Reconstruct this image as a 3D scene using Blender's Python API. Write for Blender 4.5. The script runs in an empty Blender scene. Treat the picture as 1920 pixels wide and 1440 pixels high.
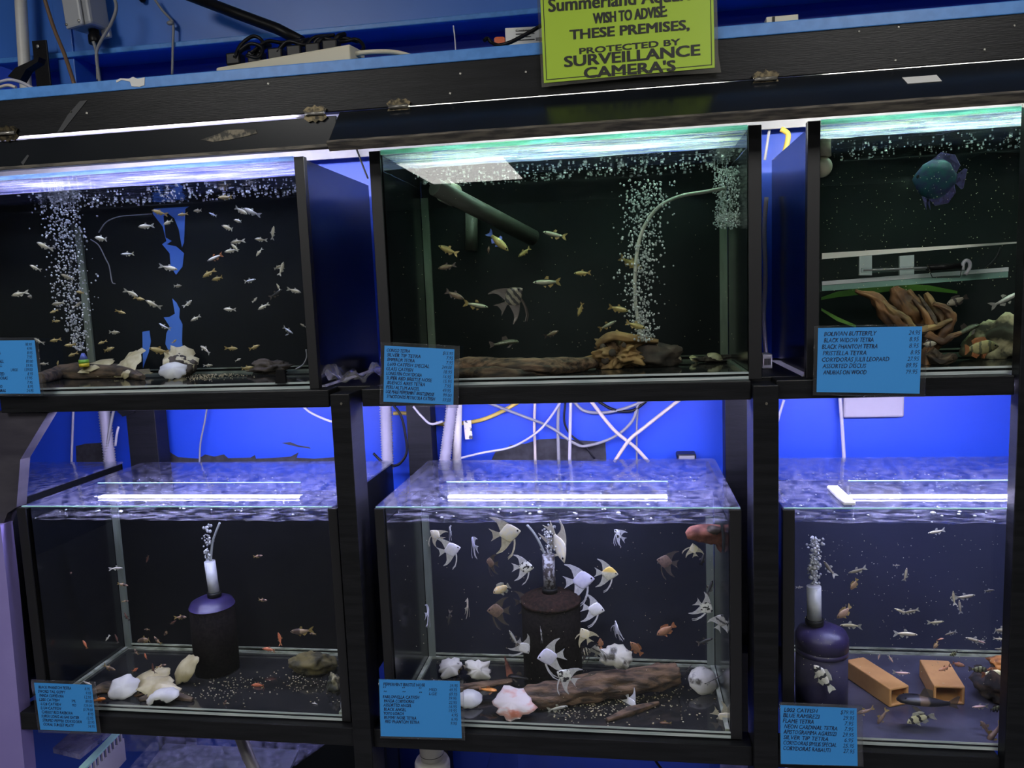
import bpy, bmesh, math, random
from mathutils import Vector, Matrix, noise
random.seed(7)
S = bpy.context.scene
COL = S.collection
R = math.radians
# ---------------------------------------------------------------- camera
PIT, YAW, ROL, FPX = R(-6.7089), R(8.5794), R(-2.2534), 1442.07
CAM = Vector((0.44855, -1.33080, 1.5))
FW = Vector((-math.sin(YAW)*math.cos(PIT), math.cos(YAW)*math.cos(PIT), math.sin(PIT)))
RT0 = Vector((math.cos(YAW), math.sin(YAW), 0)); UP0 = RT0.cross(FW)
RT = RT0*math.cos(ROL)+UP0*math.sin(ROL); UP = -RT0*math.sin(ROL)+UP0*math.cos(ROL)
cd = bpy.data.cameras.new('camera'); co = bpy.data.objects.new('camera', cd); COL.objects.link(co)
M = Matrix((RT, UP, -FW)).transposed().to_4x4(); M.translation = CAM; co.matrix_world = M
cd.sensor_width = 36; cd.lens = FPX/1920*36; cd.clip_start = .02; S.camera = co
# ---------------------------------------------------------------- world, exposure
W = bpy.data.worlds.new('world'); S.world = W; W.use_nodes = True
W.node_tree.nodes['Background'].inputs[0].default_value = (.5, .6, .8, 1)
W.node_tree.nodes['Background'].inputs[1].default_value = .02
vs = S.view_settings; vs.view_transform = 'Standard'; vs.look = 'None'; vs.gamma = 1; vs.use_curve_mapping = False; vs.exposure = 0.55
S.cycles.max_bounces = 10; S.cycles.transparent_max_bounces = 40; S.cycles.diffuse_bounces = 3; S.cycles.glossy_bounces = 4
S.cycles.caustics_reflective = False; S.cycles.caustics_refractive = False; S.cycles.sample_clamp_indirect = 4
S.cycles.use_denoising = True
ROOM = 10.5          # strength of the ceiling panels
UPL = 82.0          # strength of the tubes over the upper tanks
LOL = 45.0           # light bars lying on the lower lids
SHL = 180.0          # strength of the added light strips under the shelf, behind the beam          # unseen, they light wall, lids and water
C_UP = (1, 1, .86); C_LO = (.66, .63, 1)
# ---------------------------------------------------------------- picture to place
def ray(px, py): return FW + RT*((px-960)/FPX) - UP*((py-720)/FPX)
def at(px, py, Y):
    d = ray(px, py); return CAM + d*((Y-CAM.y)/d.y)
def atz(px, py, Z):
    d = ray(px, py); return CAM + d*((Z-CAM.z)/d.z)
def atx(px, py, X):
    d = ray(px, py); return CAM + d*((X-CAM.x)/d.x)
def pxm(p): return (p-CAM).dot(FW)/FPX      # metres per pixel at a point
# ---------------------------------------------------------------- materials
def nt(m):
    m.use_nodes = True; n = m.node_tree; n.nodes.clear(); o = n.nodes.new('ShaderNodeOutputMaterial'); return n, o
def lnk(n, a, b): n.links.new(a, b)
def node(n, t, **k):
    x = n.nodes.new(t)
    for a, b in k.items(): setattr(x, a, b)
    return x
def ramp(n, src, stops):
    r = node(n, 'ShaderNodeValToRGB'); e = r.color_ramp.elements
    while len(e) < len(stops): e.new(.5)
    for x, (p, c) in zip(e, stops): x.position = p; x.color = (*c, 1)
    lnk(n, src, r.inputs[0]); return r.outputs[0]
def coords(n, scale=(1, 1, 1), kind='Object'):
    t = node(n, 'ShaderNodeTexCoord'); mp = node(n, 'ShaderNodeMapping'); mp.inputs['Scale'].default_value = scale
    lnk(n, t.outputs[kind], mp.inputs[0]); return mp.outputs[0]
MATS = {}
def mat(name, col, rough=.5, metal=0, spec=.5, col2=None, scale=20, stretch=(1, 1, 1), lo=.4, hi=.6, bump=0, bscale=None, coat=0, detail=6):
    m = bpy.data.materials.new(name); n, o = nt(m)
    b = node(n, 'ShaderNodeBsdfPrincipled'); lnk(n, b.outputs[0], o.inputs[0])
    b.inputs['Base Color'].default_value = (*col, 1); b.inputs['Roughness'].default_value = rough
    b.inputs['Metallic'].default_value = metal; b.inputs['Specular IOR Level'].default_value = spec
    b.inputs['Coat Weight'].default_value = coat; b.inputs['Coat Roughness'].default_value = .15
    v = coords(n, stretch) if (col2 or bump) else None
    if col2:
        t = node(n, 'ShaderNodeTexNoise'); t.inputs['Scale'].default_value = scale; t.inputs['Detail'].default_value = detail
        lnk(n, v, t.inputs[0]); lnk(n, ramp(n, t.outputs[0], [(lo, col), (hi, col2)]), b.inputs['Base Color'])
    if bump:
        t = node(n, 'ShaderNodeTexNoise'); t.inputs['Scale'].default_value = bscale or scale; t.inputs['Detail'].default_value = 5
        lnk(n, v, t.inputs[0]); u = node(n, 'ShaderNodeBump'); u.inputs['Strength'].default_value = bump; u.inputs['Distance'].default_value = .004
        lnk(n, t.outputs[0], u.inputs['Height']); lnk(n, u.outputs[0], b.inputs['Normal'])
    MATS[name] = m; return m
def sheet(name, tint=(1, 1, 1), f0=.035, rough=0.0, film=0, filmcol=(1, 1, 1), fs=30, stretch=(1, 1, 1), bump=0, bs=20, lo=.45, hi=.75, power=5.0, f1=1.0, bdist=.004, tir=False, cols=None):
    """A clear thin sheet: what lies behind shows straight through, and it mirrors by Schlick's law; film = share of drops, dust and painted sheen on it."""
    m = bpy.data.materials.new(name); n, o = nt(m)
    tr = node(n, 'ShaderNodeBsdfTransparent'); tr.inputs[0].default_value = (*tint, 1)
    gl = node(n, 'ShaderNodeBsdfGlossy'); gl.inputs['Roughness'].default_value = rough
    lw = node(n, 'ShaderNodeLayerWeight'); lw.inputs[0].default_value = .5
    p = node(n, 'ShaderNodeMath', operation='POWER'); lnk(n, lw.outputs['Facing'], p.inputs[0]); p.inputs[1].default_value = power
    k = node(n, 'ShaderNodeMath', operation='MULTIPLY_ADD'); lnk(n, p.outputs[0], k.inputs[0]); k.inputs[1].default_value = f1-f0; k.inputs[2].default_value = f0
    if tir:
        k = node(n, 'ShaderNodeMapRange'); lnk(n, lw.outputs['Facing'], k.inputs[0]); k.inputs[1].default_value = .36; k.inputs[2].default_value = .52; k.inputs[3].default_value = .02; k.inputs[4].default_value = .97
    base = tr.outputs[0]
    v = coords(n, stretch)
    if film:
        t = node(n, 'ShaderNodeTexNoise'); t.inputs['Scale'].default_value = fs; t.inputs['Detail'].default_value = 8; lnk(n, v, t.inputs[0])
        mr = node(n, 'ShaderNodeMapRange'); lnk(n, t.outputs[0], mr.inputs[0]); mr.inputs[1].default_value = lo; mr.inputs[2].default_value = hi; mr.inputs[3].default_value = 0; mr.inputs[4].default_value = film
        df = node(n, 'ShaderNodeBsdfDiffuse'); df.inputs[0].default_value = (*filmcol, 1)
        tl = node(n, 'ShaderNodeBsdfTranslucent'); tl.inputs[0].default_value = (*filmcol, 1)
        if cols:
            t2 = node(n, 'ShaderNodeTexNoise'); t2.inputs['Scale'].default_value = fs*.9; t2.inputs['Detail'].default_value = 4
            ofs = node(n, 'ShaderNodeVectorMath', operation='ADD'); ofs.inputs[1].default_value = (3, 7, 5); lnk(n, v, ofs.inputs[0]); lnk(n, ofs.outputs[0], t2.inputs[0])
            cc = ramp(n, t2.outputs[0], cols); lnk(n, cc, df.inputs[0]); lnk(n, cc, tl.inputs[0])
        dm = node(n, 'ShaderNodeMixShader'); lnk(n, df.outputs[0], dm.inputs[1]); lnk(n, tl.outputs[0], dm.inputs[2])
        fm = node(n, 'ShaderNodeMixShader'); lnk(n, mr.outputs[0], fm.inputs[0]); lnk(n, base, fm.inputs[1]); lnk(n, dm.outputs[0], fm.inputs[2]); base = fm.outputs[0]
    if bump:
        t = node(n, 'ShaderNodeTexNoise'); t.inputs['Scale'].default_value = bs; t.inputs['Detail'].default_value = 3; t.inputs['Distortion'].default_value = .6; lnk(n, v, t.inputs[0])
        u = node(n, 'ShaderNodeBump'); u.inputs['Strength'].default_value = bump; u.inputs['Distance'].default_value = bdist; lnk(n, t.outputs[0], u.inputs['Height'])
        lnk(n, u.outputs[0], gl.inputs['Normal']); lnk(n, u.outputs[0], lw.inputs['Normal'])
    mx = node(n, 'ShaderNodeMixShader'); lnk(n, k.outputs[0], mx.inputs[0]); lnk(n, base, mx.inputs[1]); lnk(n, gl.outputs[0], mx.inputs[2])
    lnk(n, mx.outputs[0], o.inputs[0]); MATS[name] = m; return m
def lamp(name, col, s):
    m = bpy.data.materials.new(name); n, o = nt(m); e = node(n, 'ShaderNodeEmission'); e.inputs[0].default_value = (*col, 1); e.inputs[1].default_value = s
    lnk(n, e.outputs[0], o.inputs[0]); MATS[name] = m; return m
def fishmat(name, col, col2=None, bars=0, barcol=(.01, .01, .012), barw=.5, spots=0, back=None, metal=.15, rough=.35, alpha=1.0):
    m = bpy.data.materials.new(name); n, o = nt(m)
    b = node(n, 'ShaderNodeBsdfPrincipled'); b.inputs['Roughness'].default_value = rough; b.inputs['Metallic'].default_value = metal
    t = node(n, 'ShaderNodeTexCoord'); s = node(n, 'ShaderNodeSeparateXYZ'); lnk(n, t.outputs['Object'], s.inputs[0])
    ns = node(n, 'ShaderNodeTexNoise'); ns.inputs['Scale'].default_value = 9; lnk(n, t.outputs['Object'], ns.inputs[0])
    c = ramp(n, ns.outputs[0], [(.35, col), (.7, col2 or tuple(x*.75 for x in col))])
    if back:
        mr = node(n, 'ShaderNodeMapRange'); lnk(n, s.outputs[2], mr.inputs[0]); mr.inputs[1].default_value = .02; mr.inputs[2].default_value = .12
        mx = node(n, 'ShaderNodeMix', data_type='RGBA'); lnk(n, mr.outputs[0], mx.inputs[0]); lnk(n, c, mx.inputs[6]); mx.inputs[7].default_value = (*back, 1); c = mx.outputs[2]
    f = None
    if bars:
        ad = node(n, 'ShaderNodeMath', operation='MULTIPLY_ADD'); lnk(n, ns.outputs[0], ad.inputs[0]); ad.inputs[1].default_value = .12; lnk(n, s.outputs[0], ad.inputs[2])
        mu = node(n, 'ShaderNodeMath', operation='MULTIPLY'); lnk(n, ad.outputs[0], mu.inputs[0]); mu.inputs[1].default_value = bars*math.pi*2
        si = node(n, 'ShaderNodeMath', operation='SINE'); lnk(n, mu.outputs[0], si.inputs[0])
        mr = node(n, 'ShaderNodeMapRange'); lnk(n, si.outputs[0], mr.inputs[0]); mr.inputs[1].default_value = 1-2*barw; mr.inputs[2].default_value = 1.15-2*barw; f = mr.outputs[0]
    if spots:
        vo = node(n, 'ShaderNodeTexNoise'); vo.inputs['Scale'].default_value = spots; vo.inputs['Detail'].default_value = 2; lnk(n, t.outputs['Object'], vo.inputs[0])
        mr = node(n, 'ShaderNodeMapRange'); lnk(n, vo.outputs[0], mr.inputs[0]); mr.inputs[1].default_value = .53; mr.inputs[2].default_value = .57; f = mr.outputs[0]
    if f:
        mx = node(n, 'ShaderNodeMix', data_type='RGBA'); lnk(n, f, mx.inputs[0]); lnk(n, c, mx.inputs[6]); mx.inputs[7].default_value = (*barcol, 1); c = mx.outputs[2]
    lnk(n, c, b.inputs['Base Color'])
    if alpha < 1:
        tr = node(n, 'ShaderNodeBsdfTransparent'); mx = node(n, 'ShaderNodeMixShader'); mx.inputs[0].default_value = alpha
        lnk(n, tr.outputs[0], mx.inputs[1]); lnk(n, b.outputs[0], mx.inputs[2]); lnk(n, mx.outputs[0], o.inputs[0])
    else: lnk(n, b.outputs[0], o.inputs[0])
    MATS[name] = m; return m
BLK = mat('black_paint', (.006, .0065, .0078), .4, spec=.22, col2=(.010, .0105, .0125), scale=9, stretch=(1, 1, 12), bump=.12, bscale=60)
FLAP = mat('black_gloss_paint', (.007, .009, .012), .2, spec=.8, col2=(.010, .012, .015), scale=6)
SIDE = mat('black_acrylic', (.006, .007, .009), .16, spec=.7)
STRIP = mat('black_strip', (.008, .008, .01), .45)
BACK = mat('black_backing', (.006, .0075, .008), .6, spec=.1, col2=(.008, .010, .0105), scale=5)
BACKL = mat('black_tank_backing', (.003, .0036, .005), .6, spec=.08, col2=(.005, .0055, .007), scale=5)
BACKN = mat('navy_backing', (.011, .013, .022), .6, spec=.15, col2=(.017, .019, .032), scale=5)
BACKV = mat('hazy_violet_backing', (.026, .030, .056), .6, spec=.15, col2=(.03, .034, .064), scale=5)
FLOORM = mat('dark_tank_base', (.012, .013, .014), .08, spec=.8, col2=(.02, .02, .02), scale=30)
FLOORP = mat('violet_tank_base', (.08, .08, .12), .16, spec=.8, col2=(.055, .055, .085), scale=14)
BLUE = mat('blue_wall_paint', (.012, .066, .57), .45, col2=(.0105, .058, .52), scale=3, bump=.03, bscale=30)
BLUEW = mat('blue_steel_paint', (.042, .17, .60), .4, col2=(.034, .15, .54), scale=5, bump=.04, bscale=20)
BLUES = mat('light_blue_paint', (.075, .27, .70), .4, col2=(.06, .23, .62), scale=60, bump=.06, bscale=80)
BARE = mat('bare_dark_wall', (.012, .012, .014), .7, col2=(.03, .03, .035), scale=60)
WHITE = mat('lilac_white_board', (.27, .265, .31), .5, col2=(.22, .22, .26), scale=12)
WHITEP = mat('white_plastic', (.72, .72, .72), .35)
CREAMP = mat('cream_plastic', (.62, .58, .44), .4)
GREYP = mat('grey_plastic', (.36, .37, .38), .4)
BEIGE = mat('beige_cable', (.55, .48, .40), .45)
GREYC = mat('grey_cable', (.25, .25, .25), .45)
BROWNC = mat('brown_hose', (.17, .10, .055), .5)
BLACKP = mat('black_plastic', (.006, .006, .007), .4, spec=.2)
YEL = mat('yellow_hose', (.62, .45, .08), .4)
WHC = mat('white_cable', (.46, .45, .50), .4)
PVC = mat('pvc_pipe', (.66, .64, .58), .4, col2=(.6, .57, .5), scale=12)
PVCG = mat('dim_reflected_pipe', (.05, .055, .042), .5)  # dim tone of a reflection put into the pipe colour
BRASS = mat('worn_brass', (.13, .105, .06), .4, metal=.8, col2=(.02, .018, .014), scale=120)
STEEL = mat('steel_edge', (.42, .40, .36), .35, metal=.6, col2=(.18, .17, .14), scale=50, stretch=(1, 8, 8))
WOODE = mat('worn_board_edge', (.16, .14, .11), .6, col2=(.05, .045, .04), scale=25, stretch=(1, 6, 6))
SCUFF = mat('tan_scuff', (.24, .21, .15), .7, col2=(.05, .048, .042), scale=70, lo=.45, hi=.55)
BASEE = mat('pale_base_edge', (.34, .42, .43), .2, spec=.8, col2=(.55, .6, .6), scale=10, stretch=(1, 1, 40))
TEAL = mat('cut_glass_edge', (.40, .72, .72), .15, spec=.8)
SEAM = mat('greenish_glass_seam', (.17, .20, .16), .2, spec=.6, col2=(.11, .13, .10), scale=30, stretch=(1, 1, .2))
SEAMH = mat('pale_glass_seam', (.42, .46, .36), .15, spec=.8, col2=(.15, .17, .12), scale=24, stretch=(1, 1, 6))
GLASS = sheet('tank_glass', (.975, .985, .98), .02)
LID = sheet('lid_glass', (.93, .96, .98), .04, film=.26, filmcol=(.62, .64, 1), fs=70, lo=.40, hi=.72, bump=.15, bs=50)
ULID = sheet('wet_lid_glass', (.72, .90, .86), .05, film=.85, filmcol=(.80, .95, .90), fs=9, stretch=(1, 9, 9), lo=.36, hi=.66, bump=.5, bs=20, cols=[(.36, (.45, .55, .95)), (.46, (.80, .92, .86)), (.58, (.82, .95, .88)), (.68, (.70, .85, .25))])  # streaky reflections put into the film's colours
ULIDV = sheet('wet_lid_glass_violet', (.78, .84, .95), .05, film=.85, filmcol=(.8, .8, 1), fs=9, stretch=(1, 9, 9), lo=.36, hi=.66, bump=.5, bs=20, cols=[(.38, (.42, .36, .95)), (.5, (.72, .70, 1)), (.6, (.95, .95, 1))])  # white to violet reflections put into the film's colours
CLEAR = sheet('clear_acrylic', (.95, .97, .98), .05, film=.06, fs=30)
SLEEVE = sheet('clear_sleeve', (.93, .93, .93), .05, rough=.12, film=.12, filmcol=(.6, .6, .62), fs=12, lo=.3, hi=.9)
LAMI = sheet('laminate_film', (.85, .85, .80), .05, rough=.2, film=.35, filmcol=(.5, .48, .42), fs=14, lo=.3, hi=.8)
WATER = sheet('rippled_water', (.97, .98, .99), .03, rough=.03, bump=1, bs=38, bdist=.045, film=.30, filmcol=(.75, .74, .95), fs=30, stretch=(1, 2.2, 1), lo=.46, hi=.70)  # lilac gleam of the ripples put in as a pale film
# seen from below at a low angle a water surface is a mirror, seen straight through it is clear
UNDER = sheet('water_underside', (.97, .99, .98), .03, rough=.02, bump=.55, bs=40, tir=True, bdist=.003)
TEALV = sheet('bluish_cut_glass_edge', (.62, .82, .95), .03, film=.5, filmcol=(.5, .7, .85), fs=10, stretch=(1, 20, 20), lo=.2, hi=.8)
TEALU = sheet('green_cut_glass_edge', (.52, .88, .80), .03, film=.5, filmcol=(.45, .78, .70), fs=10, stretch=(1, 20, 20), lo=.2, hi=.8)
BUB = sheet('air_bubble', (.8, .82, .82), .35, rough=.12, film=.75, filmcol=(.95, .97, .95), fs=30, lo=.2, hi=.5)
TUBEW = mat('frosted_tube', (.55, .57, .60), .3, col2=(.42, .44, .47), scale=40)
SPONGE = mat('black_sponge', (.004, .0035, .004), .95, spec=.05, col2=(.010, .008, .008), scale=180)
BSPONGE = mat('brown_sponge', (.026, .014, .011), .95, spec=.08, col2=(.010, .007, .006), scale=160)
PSPONGE = mat('violet_black_plastic', (.028, .02, .085), .4, col2=(.02, .015, .06), scale=20)
LAMPU = lamp('tube_light', C_UP, UPL); LAMPUV = lamp('violet_tube_light', (.88, .86, 1), UPL*1.15); LAMPL = lamp('light_bar', C_LO, LOL); LAMPS = lamp('added_shelf_light', C_LO, SHL); PANEL = lamp('ceiling_panel', (1, .98, .94), ROOM)
WOOD = mat('driftwood', (.19, .115, .068), .75, col2=(.03, .019, .012), scale=22, stretch=(1, 4, 4), lo=.35, hi=.62, bump=.9, bscale=40)
WOODD = mat('dark_driftwood', (.11, .075, .045), .8, col2=(.018, .014, .011), scale=24, stretch=(1, 4, 4), lo=.35, hi=.62, bump=.6, bscale=30)
WOODR = mat('red_brown_wood', (.28, .10, .065), .8, col2=(.10, .03, .022), scale=40, bump=.5)
WOODT = mat('tan_driftwood', (.30, .19, .07), .75, col2=(.08, .045, .02), scale=26, lo=.35, hi=.65, bump=.5)
WOODO = mat('orange_driftwood', (.27, .13, .045), .7, col2=(.055, .028, .014), scale=18, stretch=(1, 3, 1), lo=.35, hi=.65, bump=.5)
def shellmat(name, col, col2, scale, stretch=(1, 1, 1), lo=.4, hi=.6):
    m = mat(name, col, .4, col2=col2, scale=scale, stretch=stretch, lo=lo, hi=hi, bump=.3); n = m.node_tree; o = [x for x in n.nodes if x.type == 'OUTPUT_MATERIAL'][0]; b = [x for x in n.nodes if x.type == 'BSDF_PRINCIPLED'][0]
    tl = node(n, 'ShaderNodeBsdfTranslucent'); mx = node(n, 'ShaderNodeMixShader'); mx.inputs[0].default_value = .4
    lnk(n, b.inputs['Base Color'].links[0].from_socket, tl.inputs[0]); lnk(n, b.outputs[0], mx.inputs[1]); lnk(n, tl.outputs[0], mx.inputs[2]); lnk(n, mx.outputs[0], o.inputs[0]); return m
SHELL = shellmat('cream_shell', (.78, .72, .50), (.56, .49, .28), 30)
SHELLW = shellmat('white_shell', (.86, .86, .84), (.66, .66, .67), 25)
SHELLM = shellmat('mottled_shell', (.84, .82, .74), (.10, .09, .07), 34, lo=.53, hi=.62)
SHELLR = shellmat('pink_streaked_shell', (.84, .78, .78), (.70, .27, .18), 24, (1, 1, 3), .5, .66)
ROCK = mat('dark_rock', (.06, .045, .032), .8, col2=(.022, .018, .014), scale=30, bump=.5)
ROCKG = mat('mossy_cream_rock', (.42, .38, .22), .85, col2=(.03, .032, .018), scale=26, lo=.42, hi=.58, bump=.6)
GRAVEL = mat('gravel_grain', (.36, .28, .14), .6, col2=(.62, .56, .36), scale=200)
LEAF = mat('sword_leaf', (.10, .22, .03), .4, col2=(.06, .14, .02), scale=12)
TERRA = mat('terracotta', (.64, .34, .125), .6, col2=(.55, .28, .10), scale=20, bump=.15, bscale=90)
PAPERB = mat('blue_card', (.040, .275, .70), .6)
INK = mat('blue_black_ink', (.008, .022, .07), .5)
SIGNY = mat('lime_paper', (.42, .62, .035), .45, col2=(.36, .54, .04), scale=14, lo=.55, hi=.8)
SIGNE = mat('lime_paper_edge', (.56, .72, .16), .45)
BINK = mat('black_ink', (.012, .013, .01), .5)
PAPERW = mat('white_paper', (.70, .70, .68), .6)
ORANGE = mat('orange_card', (.62, .13, .045), .5)
LITB = mat('violet_lit_board', (.26, .22, .52), .45, col2=(.22, .18, .46), scale=4, bump=.05)  # violet light on the black post, put into the board colour
BAG = sheet('crinkled_bag', (.85, .85, .88), .08, rough=.15, film=.5, filmcol=(.8, .8, .84), fs=20, lo=.3, hi=.8, bump=.5, bs=30)
GTILE = mat('pale_floor_concrete', (.2, .2, .2), .6, col2=(.16, .16, .16), scale=8)
CEIL = mat('pale_ceiling', (.45, .46, .47), .8)
DARKW = mat('dark_room_wall', (.03, .032, .035), .7)
# ---------------------------------------------------------------- meshes
class MB:
    def __init__(s): s.b = bmesh.new(); s.mi = 0
    def _tag(s, fs):
        for f in fs: f.material_index = s.mi
    def box(s, x0, x1, y0, y1, z0, z1, bev=0, mtx=None):
        r = bmesh.ops.create_cube(s.b, size=1)['verts']
        for v in r: v.co = Vector(((x0+x1)/2+v.co.x*(x1-x0), (y0+y1)/2+v.co.y*(y1-y0), (z0+z1)/2+v.co.z*(z1-z0)))
        fs = list({f for v in r for f in v.link_faces}); s._tag(fs)
        if bev:
            es = list({e for v in r for e in v.link_edges}); g = bmesh.ops.bevel(s.b, geom=es, offset=bev, segments=2, affect='EDGES', profile=.5)
            r = list({v for f in g['faces'] for v in f.verts}); s._tag(g['faces'])
        if mtx:
            for v in r: v.co = mtx @ v.co
        return s
    def tube(s, pts, rad, n=10, smooth=True, sub=6, rads=None):
        pts = [Vector(p) for p in pts]
        if len(pts) > 2 and smooth:
            P = [pts[0]*2-pts[1]]+pts+[pts[-1]*2-pts[-2]]; q = []; qr = []
            for i in range(1, len(P)-2):
                for k in range(sub):
                    t = k/sub; a, b, c, d = P[i-1:i+3]
                    q.append(.5*((2*b)+(c-a)*t+(2*a-5*b+4*c-d)*t*t+(3*b-a-3*c+d)*t**3))
                    qr.append(rads[i-1]*(1-t)+rads[i]*t if rads else rad)
            q.append(pts[-1]); qr.append(rads[-1] if rads else rad); pts = q
        else: qr = rads or [rad]*len(pts)
        prev = None; rings = []
        for i, p in enumerate(pts):
            d = (pts[min(i+1, len(pts)-1)]-pts[max(i-1, 0)]).normalized()
            if prev is None: a = d.orthogonal().normalized()
            else: a = (prev-d*prev.dot(d)).normalized()
            prev = a; c = d.cross(a)
            rings.append([s.b.verts.new(p+(a*math.cos(2*math.pi*k/n)+c*math.sin(2*math.pi*k/n))*qr[i]) for k in range(n)])
        for A, B in zip(rings, rings[1:]):
            for k in range(n): f = s.b.faces.new((A[k], A[(k+1) % n], B[(k+1) % n], B[k])); f.material_index = s.mi; f.smooth = True
        for A in (rings[0][::-1], rings[-1]): s._tag([s.b.faces.new(A)])
        return s
    def prism(s, poly, y0, y1, axis='y'):
        def P(a, b, y): return Vector((a, y, b)) if axis == 'y' else Vector((a, b, y)) if axis == 'z' else Vector((y, a, b))
        A = [s.b.verts.new(P(a, b, y0)) for a, b in poly]; B = [s.b.verts.new(P(a, b, y1)) for a, b in poly]; n = len(poly)
        fs = [s.b.faces.new(A), s.b.faces.new(B[::-1])]+[s.b.faces.new((A[k], B[k], B[(k+1) % n], A[(k+1) % n])) for k in range(n)]
        s._tag(fs); return s
    def lathe(s, prof, c, n=28, axis='z'):
        rings = []
        for r, h in prof:
            ring = []
            for k in range(n):
                a = 2*math.pi*k/n; x, y = r*math.cos(a), r*math.sin(a)
                v = (x, y, h) if axis == 'z' else (x, h, y) if axis == 'y' else (h, x, y)
                ring.append(s.b.verts.new(Vector(c)+Vector(v)))
            rings.append(ring)
        for A, B in zip(rings, rings[1:]):
            for k in range(n): f = s.b.faces.new((A[k], A[(k+1) % n], B[(k+1) % n], B[k])); f.material_index = s.mi; f.smooth = True
        s._tag([s.b.faces.new(rings[0][::-1]), s.b.faces.new(rings[-1])]); return s
    def ball(s, c, r, sub=2, sc=(1, 1, 1), nz=0, ns=3, seed=0, mtx=None, flat=None):
        vs = bmesh.ops.create_icosphere(s.b, subdivisions=sub, radius=1)['verts']
        for v in vs:
            p = v.co.copy()
            if nz: p *= 1+nz*(noise.noise(p*ns+Vector((seed*7.3, seed*3.1, seed)))+.5*noise.noise(p*ns*2.7+Vector((seed, 5, 1))))
            if flat is not None and p.z < flat: p.z = flat
            p = Vector((p.x*sc[0], p.y*sc[1], p.z*sc[2]))*r
            if mtx: p = mtx @ p
            v.co = p+Vector(c)
        fs = {f for v in vs for f in v.link_faces}; s._tag(fs)
        for f in fs: f.smooth = True
        return s
    def grid(s, x0, x1, y0, y1, z, nx, ny, amp=0, fr=20):
        V = [[s.b.verts.new((x0+(x1-x0)*i/nx, y0+(y1-y0)*j/ny, z+amp*noise.noise(Vector(((x0+(x1-x0)*i/nx)*fr, (y0+(y1-y0)*j/ny)*fr*1.6, z*9))))) for i in range(nx+1)] for j in range(ny+1)]
        for j in range(ny):
            for i in range(nx): f = s.b.faces.new((V[j][i], V[j][i+1], V[j+1][i+1], V[j+1][i])); f.smooth = True; f.material_index = s.mi
        return s
    def mesh(s, name, mats):
        me = bpy.data.meshes.new(name); bmesh.ops.recalc_face_normals(s.b, faces=s.b.faces) if len(s.b.faces) > 1 else None
        s.b.to_mesh(me); s.b.free()
        for m in (mats if isinstance(mats, (list, tuple)) else [mats]): me.materials.append(m)
        return me
    def build(s, name, mats, parent=None, **k):
        o = bpy.data.objects.new(name, s.mesh(name, mats)); COL.objects.link(o)
        if parent: o.parent = parent; o.matrix_parent_inverse = parent_inv(parent)
        if k: tag(o, **k)
        return o
def parent_inv(p):
    def world(q): return (world(q.parent) @ q.matrix_parent_inverse if q.parent else Matrix.Identity(4)) @ q.matrix_basis
    return world(p).inverted()
def tag(o, label=None, cat=None, group=None, kind=None):
    for a, b in (('label', label), ('category', cat), ('group', group), ('kind', kind)):
        if b: o[a] = b
    return o
def thing(name, label, cat, loc=(0, 0, 0), group=None):
    o = bpy.data.objects.new(name, None); o.empty_display_size = .02; COL.objects.link(o); o.location = loc; return tag(o, label, cat, group)
def one(name, mb, m, label, cat, group=None): return mb.build(name, m, None, label=label, cat=cat, group=group)
def struct(name, mb, m): return mb.build(name, m, None, kind='structure')
def stuff(name, mb, m, label, cat): return mb.build(name, m, None, label=label, cat=cat, kind='stuff')
# ---------------------------------------------------------------- lettering
def text_into(mb, body, p0, p1, h, bold=0, shear=0, wob=0, capfit=True, res=3):
    """Lettering whose baseline runs from p0 to p1 (world points) with capitals h high, standing in the plane y = p0.y."""
    c = bpy.data.curves.new('lettering', 'FONT'); c.body = body; c.size = 1; c.offset = 0; c.shear = shear; c.resolution_u = res; c.fill_mode = 'FRONT'
    o = bpy.data.objects.new('lettering', c); COL.objects.link(o); bpy.context.view_layer.update()
    me = bpy.data.meshes.new_from_object(o.evaluated_get(bpy.context.evaluated_depsgraph_get()))
    bpy.data.objects.remove(o); bpy.data.curves.remove(c)
    xs = [v.co.x for v in me.vertices] or [0, 1]; x0, x1 = min(xs), max(xs)
    p0 = Vector(p0); p1 = Vector(p1); d = p1-p0; w = d.length; d.normalize(); up = Vector((-d.z, 0, d.x))
    rs = random.random()*50
    V = []
    for v in me.vertices:
        a = (v.co.x-x0)/(x1-x0)*w; b = v.co.y/.729*h
        if wob: a += wob*noise.noise(Vector((a/h*1.1, b/h*.8, rs))); b += wob*1.3*noise.noise(Vector((a/h*.9, rs, b/h*.7)))
        V.append(mb.b.verts.new(p0+d*a+up*b))
    for p in me.polygons:
        try: f = mb.b.faces.new([V[i] for i in p.vertices]); f.material_index = mb.mi
        except ValueError: pass
    bpy.data.meshes.remove(me)
# ================================================================ the room
ZU, ZL = 1.349, .703            # inside floors of the upper and lower tanks
ZUW, ZLW = 1.7235, 1.0895       # their water levels
ZUT, ZLT = 1.756, 1.117         # their rims
DEP = .387; WALL = .47
struct('wall_back', MB().box(-3.2, 4, WALL, WALL+.06, 0, 2.7), BLUE)
struct('wall_left', MB().box(-3.26, -3.2, -9.2, WALL+.06, 0, 2.7), DARKW)
struct('wall_right', MB().box(4, 4.06, -9.2, WALL+.06, 0, 2.7), DARKW)
struct('wall_front', MB().box(-3.26, 4.06, -9.26, -9.2, 0, 2.7), DARKW)
struct('floor', MB().box(-3.26, 4.06, -9.26, WALL+.06, -.06, 0), GTILE)
struct('ceiling', MB().box(-3.26, 4.06, -9.26, WALL+.06, 2.7, 2.76), CEIL)
zl = at(640, 60, .38).z
g = MB().box(-1.02, 3, .38, WALL, zl, zl+.34); struct('trim_1', g, BLUEW)
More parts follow.
